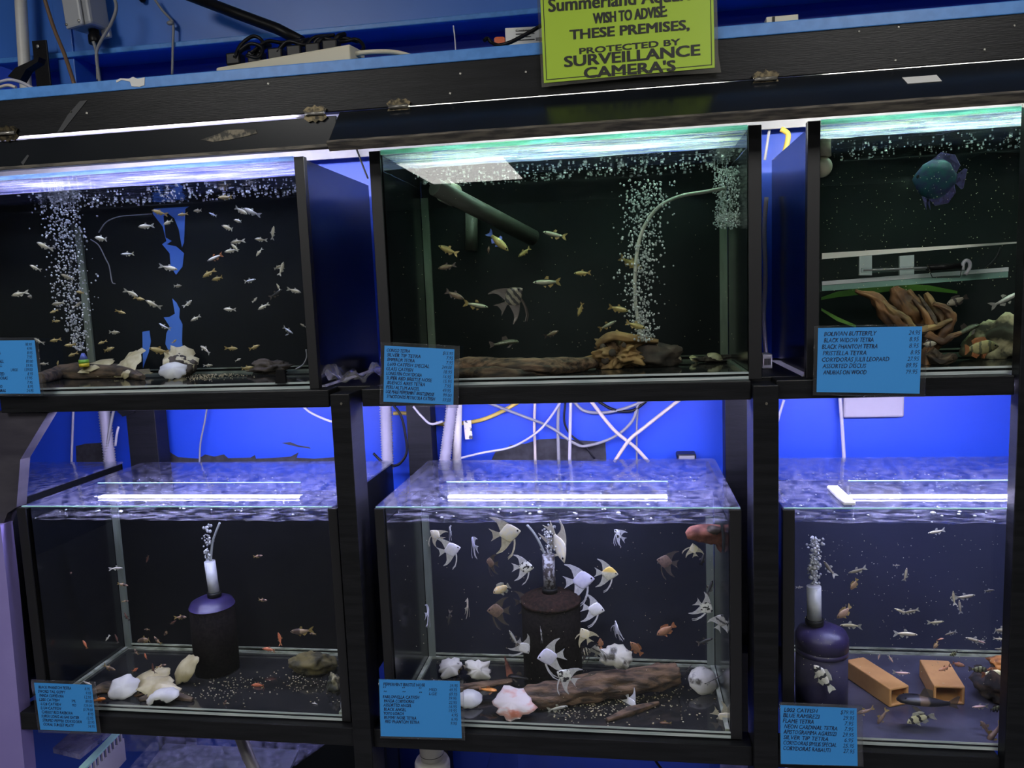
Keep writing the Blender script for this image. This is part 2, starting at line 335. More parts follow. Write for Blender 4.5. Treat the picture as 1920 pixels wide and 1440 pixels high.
struct('trim_2', MB().box(-1.02, 3, .366, .38, zl-.004, zl+.008, .002), BLUES)
xs = at(128, 60, .38).x
struct('trim_3', MB().box(xs-.03, xs+.012, .374, WALL, 1.88, 2.7, .002), BLUEW)
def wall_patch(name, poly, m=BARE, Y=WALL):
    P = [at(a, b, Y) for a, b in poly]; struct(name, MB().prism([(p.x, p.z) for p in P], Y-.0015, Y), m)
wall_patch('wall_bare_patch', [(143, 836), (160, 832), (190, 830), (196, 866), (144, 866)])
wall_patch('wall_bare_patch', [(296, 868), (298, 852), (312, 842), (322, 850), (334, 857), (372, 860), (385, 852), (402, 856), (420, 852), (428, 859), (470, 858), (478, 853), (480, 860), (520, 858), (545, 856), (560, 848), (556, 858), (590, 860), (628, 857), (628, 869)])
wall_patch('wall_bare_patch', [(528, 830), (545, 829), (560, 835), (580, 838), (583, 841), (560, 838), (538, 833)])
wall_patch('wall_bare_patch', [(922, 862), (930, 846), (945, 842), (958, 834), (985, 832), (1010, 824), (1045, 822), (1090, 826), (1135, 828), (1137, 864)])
# ceiling panels
def panel(name, label, x, y, lx=.6, ly=1.2, cat='ceiling light', s=PANEL):
    t = thing(name, label, cat, (x, y, 2.7)); MB().box(x-lx/2-.02, x+lx/2+.02, y-ly/2-.02, y+ly/2+.02, 2.682, 2.7).build('frame', WHITEP, t)
    MB().box(x-lx/2, x+lx/2, y-ly/2, y+ly/2, 2.678, 2.682).build('diffuser', s, t)
v = atz(868, 320, 2.68)
panel('ceiling_light', 'flat white ceiling panel farther back, mirrored in the upper middle tank', v.x, -v.y, .95, 1.5)
panel('ceiling_light', 'flat white ceiling panel above the aisle, right of the rack middle', 1.35, -1.75)
panel('ceiling_light', 'flat white ceiling panel above the aisle, left of the rack middle', -.95, -1.75)
v = atz(1200, 388, 2.62)
# ================================================================ the rack
rack = thing('aquarium_rack', 'tall black timber rack of two tiers carrying six aquariums against the blue wall', 'rack', (.15, 0, 0))
def rk(name, m, *b, bev=.0015): return MB().box(*b, bev).build(name, m, rack)
o = rk('top_shelf', BLUES, -1.5, 1.75, -.02, .375, 1.887, 1.9065); o['label'] = 'light blue painted top shelf board'
o = MB().box(-1.5, 1.75, .0, .375, 1.880, 1.887).build('hood_lining', WHITE, rack); o['label'] = 'white lining under the top shelf'
zh = at(660, 297, .40).z
o = MB().box(-1.5, 1.75, .3885, .395, zh, 1.895).build('hood_lining', WHITE, rack); o['label'] = 'white lining behind the tubes'
fa = rk('fascia_board', BLK, -1.5, 1.75, -.02, 0, 1.822, 1.887)
def patch(parent, name, m, px, Y, t=.0008, z=None):
    P = [at(a, b, Y) for a, b in px]; return MB().prism([(p.x, p.z) for p in P], Y-t, Y).build(name, m, parent)
FLT = R(46)
def flap(x0, x1, tilt, zb):
    Mx = Matrix.Translation((0, -.011, 1.8155)) @ Matrix.Rotation(-tilt, 4, 'X')
    L = 1.8155-zb
    f = MB().box(x0, x1, -.009, .006, -L, 0, .0015, Mx).build('flap', FLAP, rack)
    MB().box(x0, x1, -.013, .005, -L-.005, -L+.001, .001, Mx).build('edge_trim', WOODE, f); return f, Mx
fl, _ = flap(-1.5, -.037, 0, 1.768)
fr, Mfr = flap(-.031, 1.75, FLT, 1.8155-.0915)
MB().box(-.046, -.037, -.028, -.02, 1.764, 1.776, .001).build('latch', BRASS, fl)
for hx, hy, w in ((12, 250, .045), (590, 213, .042), (747, 200, .042), (1436, 148, .042)):
    p = at(hx, hy, -.026); par = fl if hx < 630 else fr
    h = MB()
    for zz, sg in ((p.z+.001, 1), (p.z-.001, -1)):
        pl = [(p.x-w*.42, zz), (p.x-w*.5, zz+sg*.006), (p.x-w*.3, zz+sg*.012), (p.x-w*.12, zz+sg*.010), (p.x, zz+sg*.014), (p.x+w*.12, zz+sg*.010), (p.x+w*.3, zz+sg*.012), (p.x+w*.5, zz+sg*.006), (p.x+w*.42, zz)]
        h.prism(pl, -.0245, -.022)
    hp = h.build('hinge', BRASS, par)
    MB().tube([(p.x-w*.4, -.0265, p.z), (p.x+w*.4, -.0265, p.z)], .003, 10).build('hinge_pin', STEEL, hp)
patch(fl, 'scuff', SCUFF, [(377, 262), (395, 256), (412, 250), (424, 244), (446, 243), (480, 243), (482, 250), (455, 257), (430, 262), (400, 266)], -.0202)
for q in ([(108, 248), (128, 215), (150, 190), (164, 188), (140, 218), (118, 246)], [(40, 305), (52, 290), (55, 292), (44, 310)]): patch(fa if q[0][1] < 250 else fl, 'scuff', mat('faint_scuff', (.05, .052, .056), .7) if 'faint_scuff' not in MATS else MATS['faint_scuff'], q, -.0203)
for q in ((502, 157), (162, 212), (133, 210), (862, 138), (843, 175), (985, 135), (1678, 113), (1610, 59), (1684, 51), (1901, 48), (1845, 93)):
    patch(fa, 'paint_chip', SHELLM, [(q[0], q[1]-2), (q[0]+3, q[1]-1), (q[0]+2, q[1]+2), (q[0]-1, q[1]+1)], -.0203)
# torn label on the blue edge, tape on the right flap
ts = rack.children
patch(rack, 'label_residue', PAPERW, [(218, 151), (226, 147), (242, 148), (250, 144), (258, 148), (272, 145), (271, 160), (262, 163), (247, 162), (244, 153), (228, 150), (219, 155)], -.0203)
# posts and beams
for x0, x1, y1, z1 in ((-.077, -.041, .035, 1.334), (.653, .694, .035, 1.334), (1.056, 1.115, -.006, 1.90)):
    rk('post', BLK, x0, x1, -.032, y1, 0, z1 if z1 < 1.5 else 1.76)
for x0, x1, d in ((-1.4, -.084, 0), (-.022, .652, 0), (.692, 1.4, 0)):
    rk('crossbeam', BLK, x0 if x0 > -1 else -.749, x1 if x1 < 1.2 else 1.055, -.02, .03, 1.309, 1.3405)
for x0, x1 in ((-.80, -.077), (-.041, .653), (.694, 1.056)): rk('crossbeam', BLK, x0, x1, -.018, .03, .655, .692)
rk('crossbeam', BLK, -1.4, 1.5, .34, .38, 1.29, 1.3405)
rk('crossbeam', BLK, -1.4, 1.5, .34, .38, .645, .692)
o = rk('side_rail', BLK, -.109, -.010, .032, .38, 1.309, 1.3405)
o = rk('side_rail', BLK, .652, .745, .036, .38, 1.309, 1.3405)
for pl, ya, yb in (([(0, 742), (14, 775), (90, 775), (38, 862), (31, 951), (14, 962), (0, 1000), (-40, 1000), (-40, 742)], -.006, .02),):
    P = [at(a, b, ya) for a, b in pl]; MB().prism([(p.x, min(p.z, 1.308)) for p in P], ya, yb).build('side_board', mat('dull_black_board', (.030, .027, .040), .5, col2=(.05, .046, .06), scale=8, stretch=(1, 1, 4)), rack)
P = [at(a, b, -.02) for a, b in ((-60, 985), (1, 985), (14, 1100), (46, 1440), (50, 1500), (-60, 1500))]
o = MB().prism([(p.x, p.z) for p in P], -.02, .01).build('side_board', LITB, rack); o['label'] = 'black board at the left end with violet light in its colour'
for p0, p1 in ((240, 294), (764, 809), (1360, 1402)):
    a, b = at(p0, 820, .40).x, at(p1, 820, .40).x
    pm = a+(b-a)*.45
    rk('rear_post', BLK, a, b, .40, .45, 0, 1.36)
    if p0 == 240: m = MB().prism([(a-.075, 1.31), (a-.02, 1.31), (a+.03, 1.245), (a-.002, 1.235)], .39, .40).build('knee_brace', BLK, rack)
# tape piece and screws
for q in ((640, 757), (1437, 757)): MB().lathe([(.002, -.0335), (.0025, -.032)], (at(*q, -.032).x, 0, at(*q, -.032).z), 10, 'y').build('screw', STEEL, rack)
tq = [Mfr @ Vector((at(a, 150, -.03).x, -.0094, z)) for a, z in ((1688, -.028), (1752, -.028), (1756, -.046), (1693, -.046))]
mb_ = MB(); nn = Mfr.to_3x3() @ Vector((0, -.0006, 0)); va = [mb_.b.verts.new(p) for p in tq]; vb = [mb_.b.verts.new(p+nn) for p in tq]
for q in (va, vb[::-1], *[(va[k], vb[k], vb[(k+1) % 4], va[(k+1) % 4]) for k in range(4)]): mb_.b.faces.new(q)
one('paper_tape', mb_, PAPERW, 'small white blank paper tape stuck on the right black flap', 'tape')
# ================================================================ tanks
def tank(label, x0, x1, z0, z1, zw, yb, floor, back, strips, seams, sides=(1, 1), pale=False, blue=None):
    up = z0 > 1
    t = thing('aquarium', label, 'aquarium', ((x0+x1)/2, DEP/2, z0))
    zg = z1-.008 if up else z1
    MB().box(x0, x1, 0, .005, z0, zg).build('front_pane', GLASS, t)
    MB().box(x0, x1, DEP-.005, DEP, z0, zg).build('rear_pane', GLASS, t)
    bp = MB().box(x0+.001, x1-.001, yb, yb+.006, z0, zw+.018 if up else zw-.007).build('back_panel', back, t)
    MB().box(x0, x1, .0, DEP, z0-.0075, z0-.001).build('base_pane', FLOORM, t)
    MB().box(x0, x1, -.0012, .0, z0-.0078, z0-.0026).build('base_edge', BASEE, t)
    MB().box(x0, x1, -.0008, .0, z0+.0015, z0+.005).build('base_edge', BASEE, t)
    MB().box(x0, x1, .005, yb, z0-.001, z0+.0005).build('base_sheet', floor, t)
    for k, xx in enumerate((x0-.005, x1)):
        MB().box(xx, xx+.005, 0, DEP, z0-.007, z1-.0005 if up else z1-.004).build('side_panel', SIDE, t)
    for a, b in strips: MB().box(a, b, -.003, .012 if a > x1-.001 or b < x0+.001 else -.0005, z0-.008, z1-.001, .001).build('corner_strip', STRIP, t)
    for s in seams: MB().box(*s).build('glass_seam', SEAMH if s[5]-s[4] < .03 and pale else SEAM, t)
    if blue:
        for pl in blue:
            P = [at(a, b, yb-.001) for a, b in pl]; o = MB().prism([(p.x, min(p.z, zw-.008)) for p in P], yb-.001, yb).build('backing_gap', mat('blue_through_gap', (.05, .15, .48), .5) if 'blue_through_gap' not in MATS else MATS['blue_through_gap'], bp); o['label'] = 'torn gap in the black backing showing blue'
    return t
def cover(label, x0, x1, z, m, y0=-.001, y1=DEP, t=.005, e=TEAL):
    o = thing('glass_cover', label, 'glass cover', ((x0+x1)/2, .19, z))
    MB().box(x0, x1, y0, y1, z+.0005, z+t).build('pane', m, o)
    MB().box(x0, x1, y0-.0012, y0, z+.0007, z+t-.0002).build('front_edge', e, o); return o
def seams(x0, x1, z0, z1, yb, w=.016, left=True, right=True, pale=False):
    r = []
    if left: r += [(x0+.001, x0+w, yb-.006, yb, z0, z1), (x0+.001, x0+.009, .006, yb, z0, z0+.006)]
    if right: r += [(x1-w, x1-.001, yb-.006, yb, z0, z1), (x1-.009, x1-.001, .006, yb, z0, z0+.006)]
    r += [(x0+.002, x1-.002, yb-.007, yb, z0, z0+.005), (x0+.002, x1-.002, yb-.004, yb, z0+.010, z0+.013)]
    return r
YU, YL, YR = .262, .250, .335
xs = at(162, 560, YU).x
g1 = [(282, 330), (350, 330), (352, 372), (347, 392), (345, 455), (341, 464), (335, 430), (327, 410), (315, 400), (306, 405), (310, 445), (322, 452), (312, 458), (330, 462), (345, 475), (342, 500), (330, 515), (320, 500), (318, 475), (304, 458), (312, 452), (305, 425), (286, 400), (287, 372)]
g2 = [(323, 560), (331, 568), (337, 580), (336, 596), (342, 608), (341, 640), (345, 675), (325, 676), (310, 645), (312, 625), (318, 612), (307, 595), (318, 594), (328, 588)]
g3 = [(267, 622), (280, 620), (283, 640), (279, 660), (268, 690)]
tank('clear aquarium of silver tetras at the left of the upper tier', -1.36, -.126, ZU, ZUT, ZUW, YU, FLOORM, BACK, [(-.126, -.108)], [(xs-.008, xs+.008, YU-.006, YU-.0005, ZU, ZUW-.04)]+seams(-1.36, -.126, ZU, ZUW-.012, YU, left=False), blue=[g1, g2, g3])
tank('clear aquarium of golden tetras in the middle of the upper tier', .032, .651, ZU, ZUT, ZUW, YU, FLOORM, BACK, [(.012, .032), (.651, .672)], seams(.032, .651, ZU, ZUW-.02, YU))
tank('clear aquarium with a discus at the right of the upper tier', .763, 1.38, ZU, ZUT, ZUW+.004, YU, FLOORM, BACK, [(.743, .763)], seams(.763, 1.38, ZU, ZUW-.012, YU, left=False))
tank('clear aquarium of small pink fish at the left of the lower tier', -.737, -.108, ZL, ZLT, ZLW, YL, FLOORM, BACKL, [(-.757, -.737), (-.108, -.090)], seams(-.737, -.108, ZL, ZLW-.012, YL, pale=True), pale=True)
tank('clear aquarium of angelfish in the middle of the lower tier', .0, .618, ZL, ZLT, ZLW, YL, FLOORM, BACKN, [(-.018, 0), (.618, .638)], seams(0, .618, ZL, ZLW-.06, YL, pale=True), pale=True)
tank('clear aquarium with two clay blocks at the right of the lower tier', .726, 1.35, ZL, ZLT, ZLW, YR, FLOORP, BACKV, [(.706, .726)], seams(.726, 1.35, ZL, ZLW-.012, YR, left=False, pale=True), pale=True)
LIDS = ZLT
cover('wet glass cover on the upper left aquarium', -1.355, -.127, ZUT-.008, ULIDV, t=.0085, e=TEALV)
cover('wet glass cover on the upper middle aquarium', .033, .650, ZUT-.008, ULID, t=.0085, e=TEALU)
cover('wet glass cover on the upper right aquarium', .764, 1.375, ZUT-.008, ULID, t=.0085, e=TEALU)
cover('clear glass cover on the lower left aquarium', -.745, -.100, LIDS, LID, t=.003)
cover('clear glass cover on the lower middle aquarium', -.015, .636, LIDS, LID, t=.003)
cover('clear glass cover on the lower right aquarium', .708, 1.36, LIDS, LID, t=.003)
# the neighbour tank seen at the far left behind the post
nt_ = thing('aquarium', 'rim of a further aquarium behind the left post, lower tier', 'aquarium', (-1.1, .2, ZL))
MB().box(-1.40, -.80, DEP-.005, DEP, ZL, ZLT).build('rear_pane', GLASS, nt_); MB().box(-.806, -.80, .03, DEP, ZL, ZLT).build('side_panel', SIDE, nt_); MB().box(-1.40, -.806, .03, DEP-.006, ZL-.008, ZL).build('base_pane', FLOORM, nt_)
MB().box(-1.4, -.798, .025, DEP, LIDS+.0005, LIDS+.0055).build('pane', LID, thing('glass_cover', 'clear glass cover at the far left behind the black post', 'glass cover', (-1.1, .2, LIDS)))
def water(label, x0, x1, z, y1, m, amp, fr=26):
    stuff('water', MB().grid(x0+.001, x1-.001, .0055, y1, z, 90, 50, amp, fr), m, label, 'water')
water('still water surface in the upper left aquarium', -1.36, -.126, ZUW, YU-.002, UNDER, .0012)
water('bubbling water surface in the upper middle aquarium', .032, .651, ZUW-.001, YU-.002, UNDER, .0016)
water('water surface in the upper right aquarium', .763, 1.38, ZUW+.004, YU-.002, UNDER, .0012)
water('rippled water surface in the lower left aquarium', -.737, -.108, ZLW, DEP-.006, WATER, .003)
water('rippled water surface in the lower middle aquarium', 0, .618, ZLW-.001, DEP-.006, WATER, .003)
water('rippled water surface in the lower right aquarium', .726, 1.35, ZLW+.001, DEP-.006, WATER, .0035)
# ---------------------------------------------------------------- lamps of the tanks
def tube_lamp(label, x0, x1, m):
    t = thing('tube_lamp', label, 'lamp', ((x0+x1)/2, .10, 1.88))
    MB().tube([(x0+.02, .10, 1.806), (x1-.02, .10, 1.806)], .008, 14).build('tube', m, t)
    for x in (x0, x1-.02): MB().box(x, x+.02, .086, .114, 1.794, 1.879, .002).build('end_holder', WHITEP, t)
tube_lamp('lit fluorescent tube above the upper left aquarium', -.92, -.135, LAMPUV)
tube_lamp('lit fluorescent tube above the upper middle aquarium', .04, .645, LAMPU)
tube_lamp('lit fluorescent tube above the upper right aquarium', .77, 1.35, LAMPU)
def light_bar(label, pa, pb, ztop, bracket=None):
    z = LIDS+.0032
    A, B = atz(pa, 932, z), atz(pb, 932, z); y = A.y; h = .0275
    t = thing('light_bar', label, 'lamp', ((A.x+B.x)/2, y, z))
    MB().box(A.x+.002, B.x-.002, y-.0014, y+.0014, z+.0003, z+.0014).build('lamp_strip', LAMPL, t)
    MB().box(A.x, B.x, y+.004, y+.0065, z+.0003, z+h).build('clear_plate', CLEAR, t)
    MB().box(A.x, B.x, y+.0038, y+.0067, z+h+.0001, z+h+.0012).build('plate_edge', TEAL, t)
    for x in (A.x-.0025, B.x): MB().box(x, x+.002, y-.006, y+.0068, z+.0003, z+h).build('plate_edge', CLEAR, t)
    if bracket:
        MB().box(A.x-.024, A.x-.004, y-.055, y+.055, z+.0003, z+.007, .002).build('end_bracket', WHITEP, t)
    return t
for lb, xa, xb in (('left', -.72, -.12), ('middle', .01, .61), ('right', .75, 1.34)):  # strips added out of sight to light wall, lids and water
    t = thing('added_shelf_light', f'added light strip hidden behind the crossbeam above the lower {lb} aquarium', 'lamp', ((xa+xb)/2, .045, 1.31))
    MB().box(xa, xb, .040, .052, 1.316, 1.322).build('lamp_strip', LAMPS, t)
    MB().box(xa, xb, .034, .056, 1.3225, 1.3405).build('housing', WHITEP, t)
light_bar('glowing white light bar on the lid of the lower left aquarium', 183, 563, 905)
light_bar('glowing white light bar on the lid of the lower middle aquarium', 838, 1253, 903)
light_bar('glowing white light bar with white bracket on the lower right lid', 1592, 2010, 905, 1)
# ================================================================ sign and cards
sg = thing('surveillance_sign', 'lime yellow laminated surveillance sign hanging on the black fascia', 'sign', (.46, -.03, 1.84))
YS = -.032
bl, br, tl = at(1020, 156, YS), at(1340, 127, YS), at(1015, 0, YS)
wdir = (br-bl); hdir = Vector((-wdir.z, 0, wdir.x)).normalized(); hh = .205
quad = [bl, br, br+hdir*hh, bl+hdir*hh]
def quadprism(mb, q, y0, y1): return mb.prism([(p.x, p.z) for p in q], y0, y1)
e = wdir.normalized()
quadprism(MB(), [bl-e*.004-hdir*.006, bl+e*.15-hdir*.004, br+e*.010-hdir*.008, br+e*.006+hdir*.02, br+e*.005+hdir*hh, bl-e*.006+hdir*hh], YS, YS+.0008).build('laminate', LAMI, sg)
quadprism(MB(), quad, YS-.001, YS-.0002).build('paper', SIGNY, sg)
def ins(d): return [quad[0]+e*d+hdir*d, quad[1]-e*d+hdir*d, quad[2]-e*d-hdir*d, quad[3]+e*d-hdir*d]
i0, i1 = ins(.004), ins(.0052)
bm = MB()
for k in range(4): bm.prism([(p.x, p.z) for p in (i0[k], i0[(k+1) % 4], i1[(k+1) % 4], i1[k])], YS-.0014, YS-.001)
bm.build('border_line', BINK, sg)
lt = MB(); YT = YS-.0016
def line(body, a, b, hpx, bold=.02, sh=0):
    A, B = at(*a, YT), at(*b, YT); w = bold*hpx*pxm(A)*2.2; dv = (B-A).normalized()
    for k, (dx, dz) in enumerate(((-1, -.5), (-1, .5), (0, 0), (1, -.5), (1, .5))): o_ = dv*(w*dx)+Vector((0, -.00002*k, w*dz*.7)); text_into(lt, body, A+o_, B+o_, hpx*pxm(A)*.96, 0, sh)
line('Summerland Aquarium', (1029, 22), (1337, -4), 25, .018)
line('WISH TO ADVISE:', (1113, 44.5), (1250, 30.5), 20.5, .022)
line('THESE PREMISES,', (1069, 74), (1292, 55), 18.5, .028)
line('PROTECTED BY', (1087, 101.5), (1275, 83.5), 11.5, .028)
line('SURVEILLANCE', (1059, 125.5), (1312, 103), 20.5, .028)
line("CAMERA'S", (1096, 146.5), (1266, 132.5), 20.5, .028)
lt.build('lettering', BINK, sg)
def card(label, corners, lines, pad, left, right, top, step, h, slope=0, vis=None, Y=-.0345):
    """corners: paper TL, TR, BL, BR in the picture; lines: (text, price, [middle])"""
    q = [at(a, b, Y) for a, b in corners]; TL, TR, BL, BR = q
    t = thing('price_card', label, 'price card', ((BL.x+BR.x)/2, Y, BL.z))
    cx = sum((p.x for p in q))/4; cz = sum((p.z for p in q))/4
    MB().prism([(p.x, p.z) for p in (BL, BR, TR, TL)], Y-.0004, Y).build('card', PAPERB, t)
    ex = (TR-TL).normalized(); ez = (TL-BL).normalized(); l, r, b, tp = pad
    out = [BL-ex*l-ez*b, BR+ex*r-ez*b, TR+ex*r+ez*tp, TL-ex*l+ez*tp]
    MB().prism([(p.x, p.z) for p in out], Y+.0002, Y+.0006).build('clear_sleeve', SLEEVE, t)
    ed = MB()
    for k in range(4): ed.tube([out[k], out[(k+1) % 4]], .0005, 5, smooth=False)
    ed.build('sleeve_edge', CLEAR, t)
    m = MB(); m2 = MB(); W_ = (TR-TL).length; H_ = (TL-BL).length; yy = Vector((0, -.0007, 0))
    for k, ln in enumerate(lines):
        v = (top+k*step)*H_; s = random.uniform(-.004, .004)*W_
        base = TL-ez*v+yy; hh = h*H_*1.14
        sl = ez*(-slope*W_)
        if ln[0]:
            u0 = left+random.uniform(-.01, .012); wd = min(len(ln[0])*h*H_/W_*.69*(ln[3] if len(ln) > 3 else 1), .70)
            text_into(m, ln[0], base+ex*(u0*W_)+sl*u0, base+ex*((u0+wd)*W_)+sl*(u0+wd), hh, .010, .22, .0006, res=2); text_into(m, ln[0], base+ex*(u0*W_+.0003)+sl*u0+yy*.05, base+ex*((u0+wd)*W_+.0003)+sl*(u0+wd)+yy*.05, hh, 0, .22, .0006, res=2)
        if len(ln) > 2 and ln[2]:
            u0 = .62; wd = len(ln[2])*h*H_/W_*.55; text_into(m, ln[2], base+ex*(u0*W_)+sl*u0, base+ex*((u0+wd)*W_)+sl*(u0+wd), hh*.9, .010, .2, .0005, res=2)
        if ln[1]:
            wd = len(ln[1])*h*H_/W_*.55; u1 = right+random.uniform(-.01, .01); text_into(m2, ln[1], base+ex*((u1-wd)*W_)+sl*(u1-wd), base+ex*(u1*W_)+sl*u1, hh, .010, .25, .0005, res=2)
    m.build('handwritten_names', INK, t); m2.build('handwritten_prices', INK, t); return t
S5 = (.004, .006, .004, .005)
card('blue handwritten price card half cut off at the far left of the upper tier', [(-52, 639), (65, 638), (-50, 738), (76, 738)],
     [('CLOWN LOACH', '18.95'), ('YOYO LOACH', '4.95'), ('SERPAE TETRA', '8.95'), ('LEMON TETRA', '7.95'), ('WHIPTAIL SMALL', '80.00'), ('DIAMOND SMALL', '59.95'), ('', '139.00', 'LARGE'), ('YELLOWTHROATED', '8.95'), ('PEPPER CORYDORAS', '17.95'), ('NEON TETRA', '7.95'), ('PENCIL LORETO', '8.95'), ('STERB CORYDORAS', '24.95')], S5, .12, .97, .10, .079, .052)
card('blue handwritten price card on the lower left corner of the upper middle aquarium', [(721, 648), (852, 655), (719, 753), (850, 759)],
     [('CONGO TETRA', '$15.95'), ('SILVER TIP TETRA', '7.95'), ('EMPEROR TETRA', '7.95'), ('L600 CATFISH SPECIAL', '249.00'), ('GLASS CATFISH', '18.95'), ('LONG FIN CORYDORA', '16.95'), ('SUPER RED BRISTLE NOSE', '15.95'), ('BUENOS AIRES TETRA', '7.95'), ('PERU ALTUM ANGEL', '49.95'), ('LGE MALE PEPPERMINT BRISTLENOSE', '99.00', '', .78), ('SYNODONTIS PETRICOLA CATFISH', '59.00', '', .85)], (.0065, .009, .005, .006), .04, .98, .105, .082, .055)
card('blue handwritten price card listing seven lines on the upper right aquarium', [(1534, 615), (1729, 612), (1531, 735), (1724, 738)],
     [('BOLIVIAN BUTTERFLY', '24.95'), ('BLACK WIDOW TETRA', '8.95'), ('BLACK PHANTOM TETRA', '8.95'), ('PRISTELLA TETRA', '8.95'), ('CORYDORAS JULII LEOPARD', '27.95'), ('ASSORTED DISCUS', '89.95'), ('ANUBIAS ON WOOD', '79.95')], (.0055, .008, .005, .003), .05, .98, .125, .1, .062)
card('dark blue curled price card on the lower left aquarium corner', [(64, 1280), (172, 1284), (76, 1368), (182, 1372)],
     [('BLACK PHANTOM TETRA', '8.95'), ('SWORD TAIL GUPPY', '9.95'), ('PANDA CORYDORA', '12.95'), ('L200 CATFISH', '89.00', 'SML'), ('L128 CATFISH', '129.00', 'MED'), ('L134 CATFISH', '$179.00'), ('CHERRY RED RASBORA', '8.95'), ('SUPER LONG ALGAE EATER', '12.95'), ('STRIPED PEPPER CORYDORA', '22.95'), ('CORAL SUNSET PLATY', '34.95')], (.005, .008, .006, .006), .06, .97, .115, .088, .055)
card('blue price card listing angelfish and loaches on the lower middle aquarium', [(711, 1274), (862, 1277), (714, 1380), (866, 1384)],
     [('PEPPERMINT BRISTLE NOSE', '39.95', '', .9), ('     "      "     "', '49.95', '  MED'), ('     "      "     "', '69.95', '  LGE'), ('FARLOWELLA CATFISH', '39.95'), ('PANDA CORYDORAS', '22.95'), ('ASSORTED ANGEL', '16.95'), ('BLACK ANGEL', '19.95'), ('YOYO LOACH', '4.95'), ('RUMMY NOSE TETRA', '6.95'), ('RED PHANTOM TETRA', '9.95')], (.001, .006, .004, .001), .05, .97, .105, .073, .05)
card('blue handwritten price card below the sponge filter of the lower right aquarium', [(1463, 1322), (1606, 1328), (1464, 1432), (1608, 1436)],
     [('L002 CATFISH', '$79.95'), ('BLUE RAMIREZI', '29.95'), ('FLAME TETRA', '7.95'), ('NEON CARDINAL TETRA', '7.95'), ('APISTOGRAMMA AGASSIZI', '29.95', '', .95), ('SILVER TIP TETRA', '6.95'), ('CORYDORAS SIMILIS SPECIAL', '25.95', '', .9), ('CORYDORAS RABAUTI', '27.95')], (.001, .009, .001, .005), .04, .97, .105, .093, .062)
# ================================================================ what is in the tanks
def FU(px, py, dz=0): return atz(px, py, ZU+dz)
def FL(px, py, dz=0): return atz(px, py, ZL+dz)
def log(pts, rads, seed=0, n=24, sub=10, amt=.3, fr=28):
    """A weathered stick: rings along a path, cut by grooves that run with the grain."""
    pts = [Vector(p) for p in pts]; yb = .236-max(rads)
    for p in pts: p.y = min(p.y, yb)
    mb = MB(); mb.tube(pts, 0, n, True, sub, rads); mb.b.verts.ensure_lookup_table(); ctr = []
    zf = ZU+.0012 if pts[0].z > 1.2 else ZL+.0012
    N = len(mb.b.verts)//n; R0 = sum(rads)/len(rads)
    for i in range(N):
        ring = mb.b.verts[i*n:(i+1)*n]; c = sum((v.co for v in ring), Vector())/n
        for k, v in enumerate(ring):
            a = 2*math.pi*k/n; q = Vector((math.cos(a), math.sin(a), 0))
            g = 1-2*abs(noise.noise(Vector((q.x*2.2+seed, q.y*2.2, i*.055+seed))))
            f = noise.noise(Vector((q.x*5, q.y*5+seed, i*.16))); l = noise.noise(Vector((q.x*.9, q.y*.9, i*.13+seed*2)))
            d = v.co-c; v.co = c+d*(1+amt*(.75*g-.35+.5*f+.7*l))
            v.co.z = max(v.co.z, zf); v.co.y = min(max(v.co.y, .0065), (.248 if zf > 1.2 else .24))
            if .5 < v.co.x < .7: v.co.x = min(v.co.x, .615 if zf < 1.2 else .648)
    return mb
def shell(mb, c, r, rot=(0, 0, 0), sx=1, sy=.75, depth=.45, ruf=.16, seed=0, th=.05, n=26, m=7):
    Rm = Matrix.Rotation(rot[2], 3, 'Z') @ Matrix.Rotation(rot[1], 3, 'Y') @ Matrix.Rotation(rot[0], 3, 'X'); c = Vector(c); L = []
    for lay in (0, 1):
        rings = []
        for i in range(m+1):
            q = max(i/m, .02); ring = []
            for k in range(n):
                a = 2*math.pi*k/n; rm = 1+ruf*(noise.noise(Vector((math.cos(a)*2+seed, math.sin(a)*2, seed)))+.6*noise.noise(Vector((math.cos(a)*6+seed, math.sin(a)*6, 3))))
                w = ruf*.6*q*q*noise.noise(Vector((math.cos(a)*3.5, math.sin(a)*3.5+seed, 9)))+.018*q*math.sin(a*13+seed)+.02*math.sin(q*22)
                p = Vector((q*rm*math.cos(a)*sx, q*rm*math.sin(a)*sy, depth*(1-q*q)+w-lay*th*(1 if i < m else .3)))
                ring.append(mb.b.verts.new(c+Rm @ (p*r)))
            rings.append(ring)
        L.append(rings)
    def quad(A, B, fl):
        for k in range(n):
            q = (A[k], A[(k+1) % n], B[(k+1) % n], B[k]); f = mb.b.faces.new(q if not fl else q[::-1]); f.smooth = True; f.material_index = mb.mi
    for lay in (0, 1):
        for i in range(m): quad(L[lay][i], L[lay][i+1], lay)
        f = mb.b.faces.new(L[lay][0][::-1] if not lay else L[lay][0])
    quad(L[0][m], L[1][m], 0); return mb
def shell_thing(label, p, r, rot=(0, 0, 0), m=SHELL, name='seashell', **k):
    mb = MB(); shell(mb, (0, 0, 0), r, rot, **k)
    lo = min(v.co.z for v in mb.b.verts)
    z0 = ZU if p.z > 1.2 else ZL; p.y = min(p.y, .236-max(v.co.y for v in mb.b.verts))
    for v in mb.b.verts:
        v.co += Vector((p.x, p.y, max(p.z, z0+.001)-lo)); v.co.y = min(max(v.co.y, .0068), (YU if z0 == ZU else YL)-.008)
    return mb.build(name, m, None, label=label, cat='shell', group='shells on the tank floor')
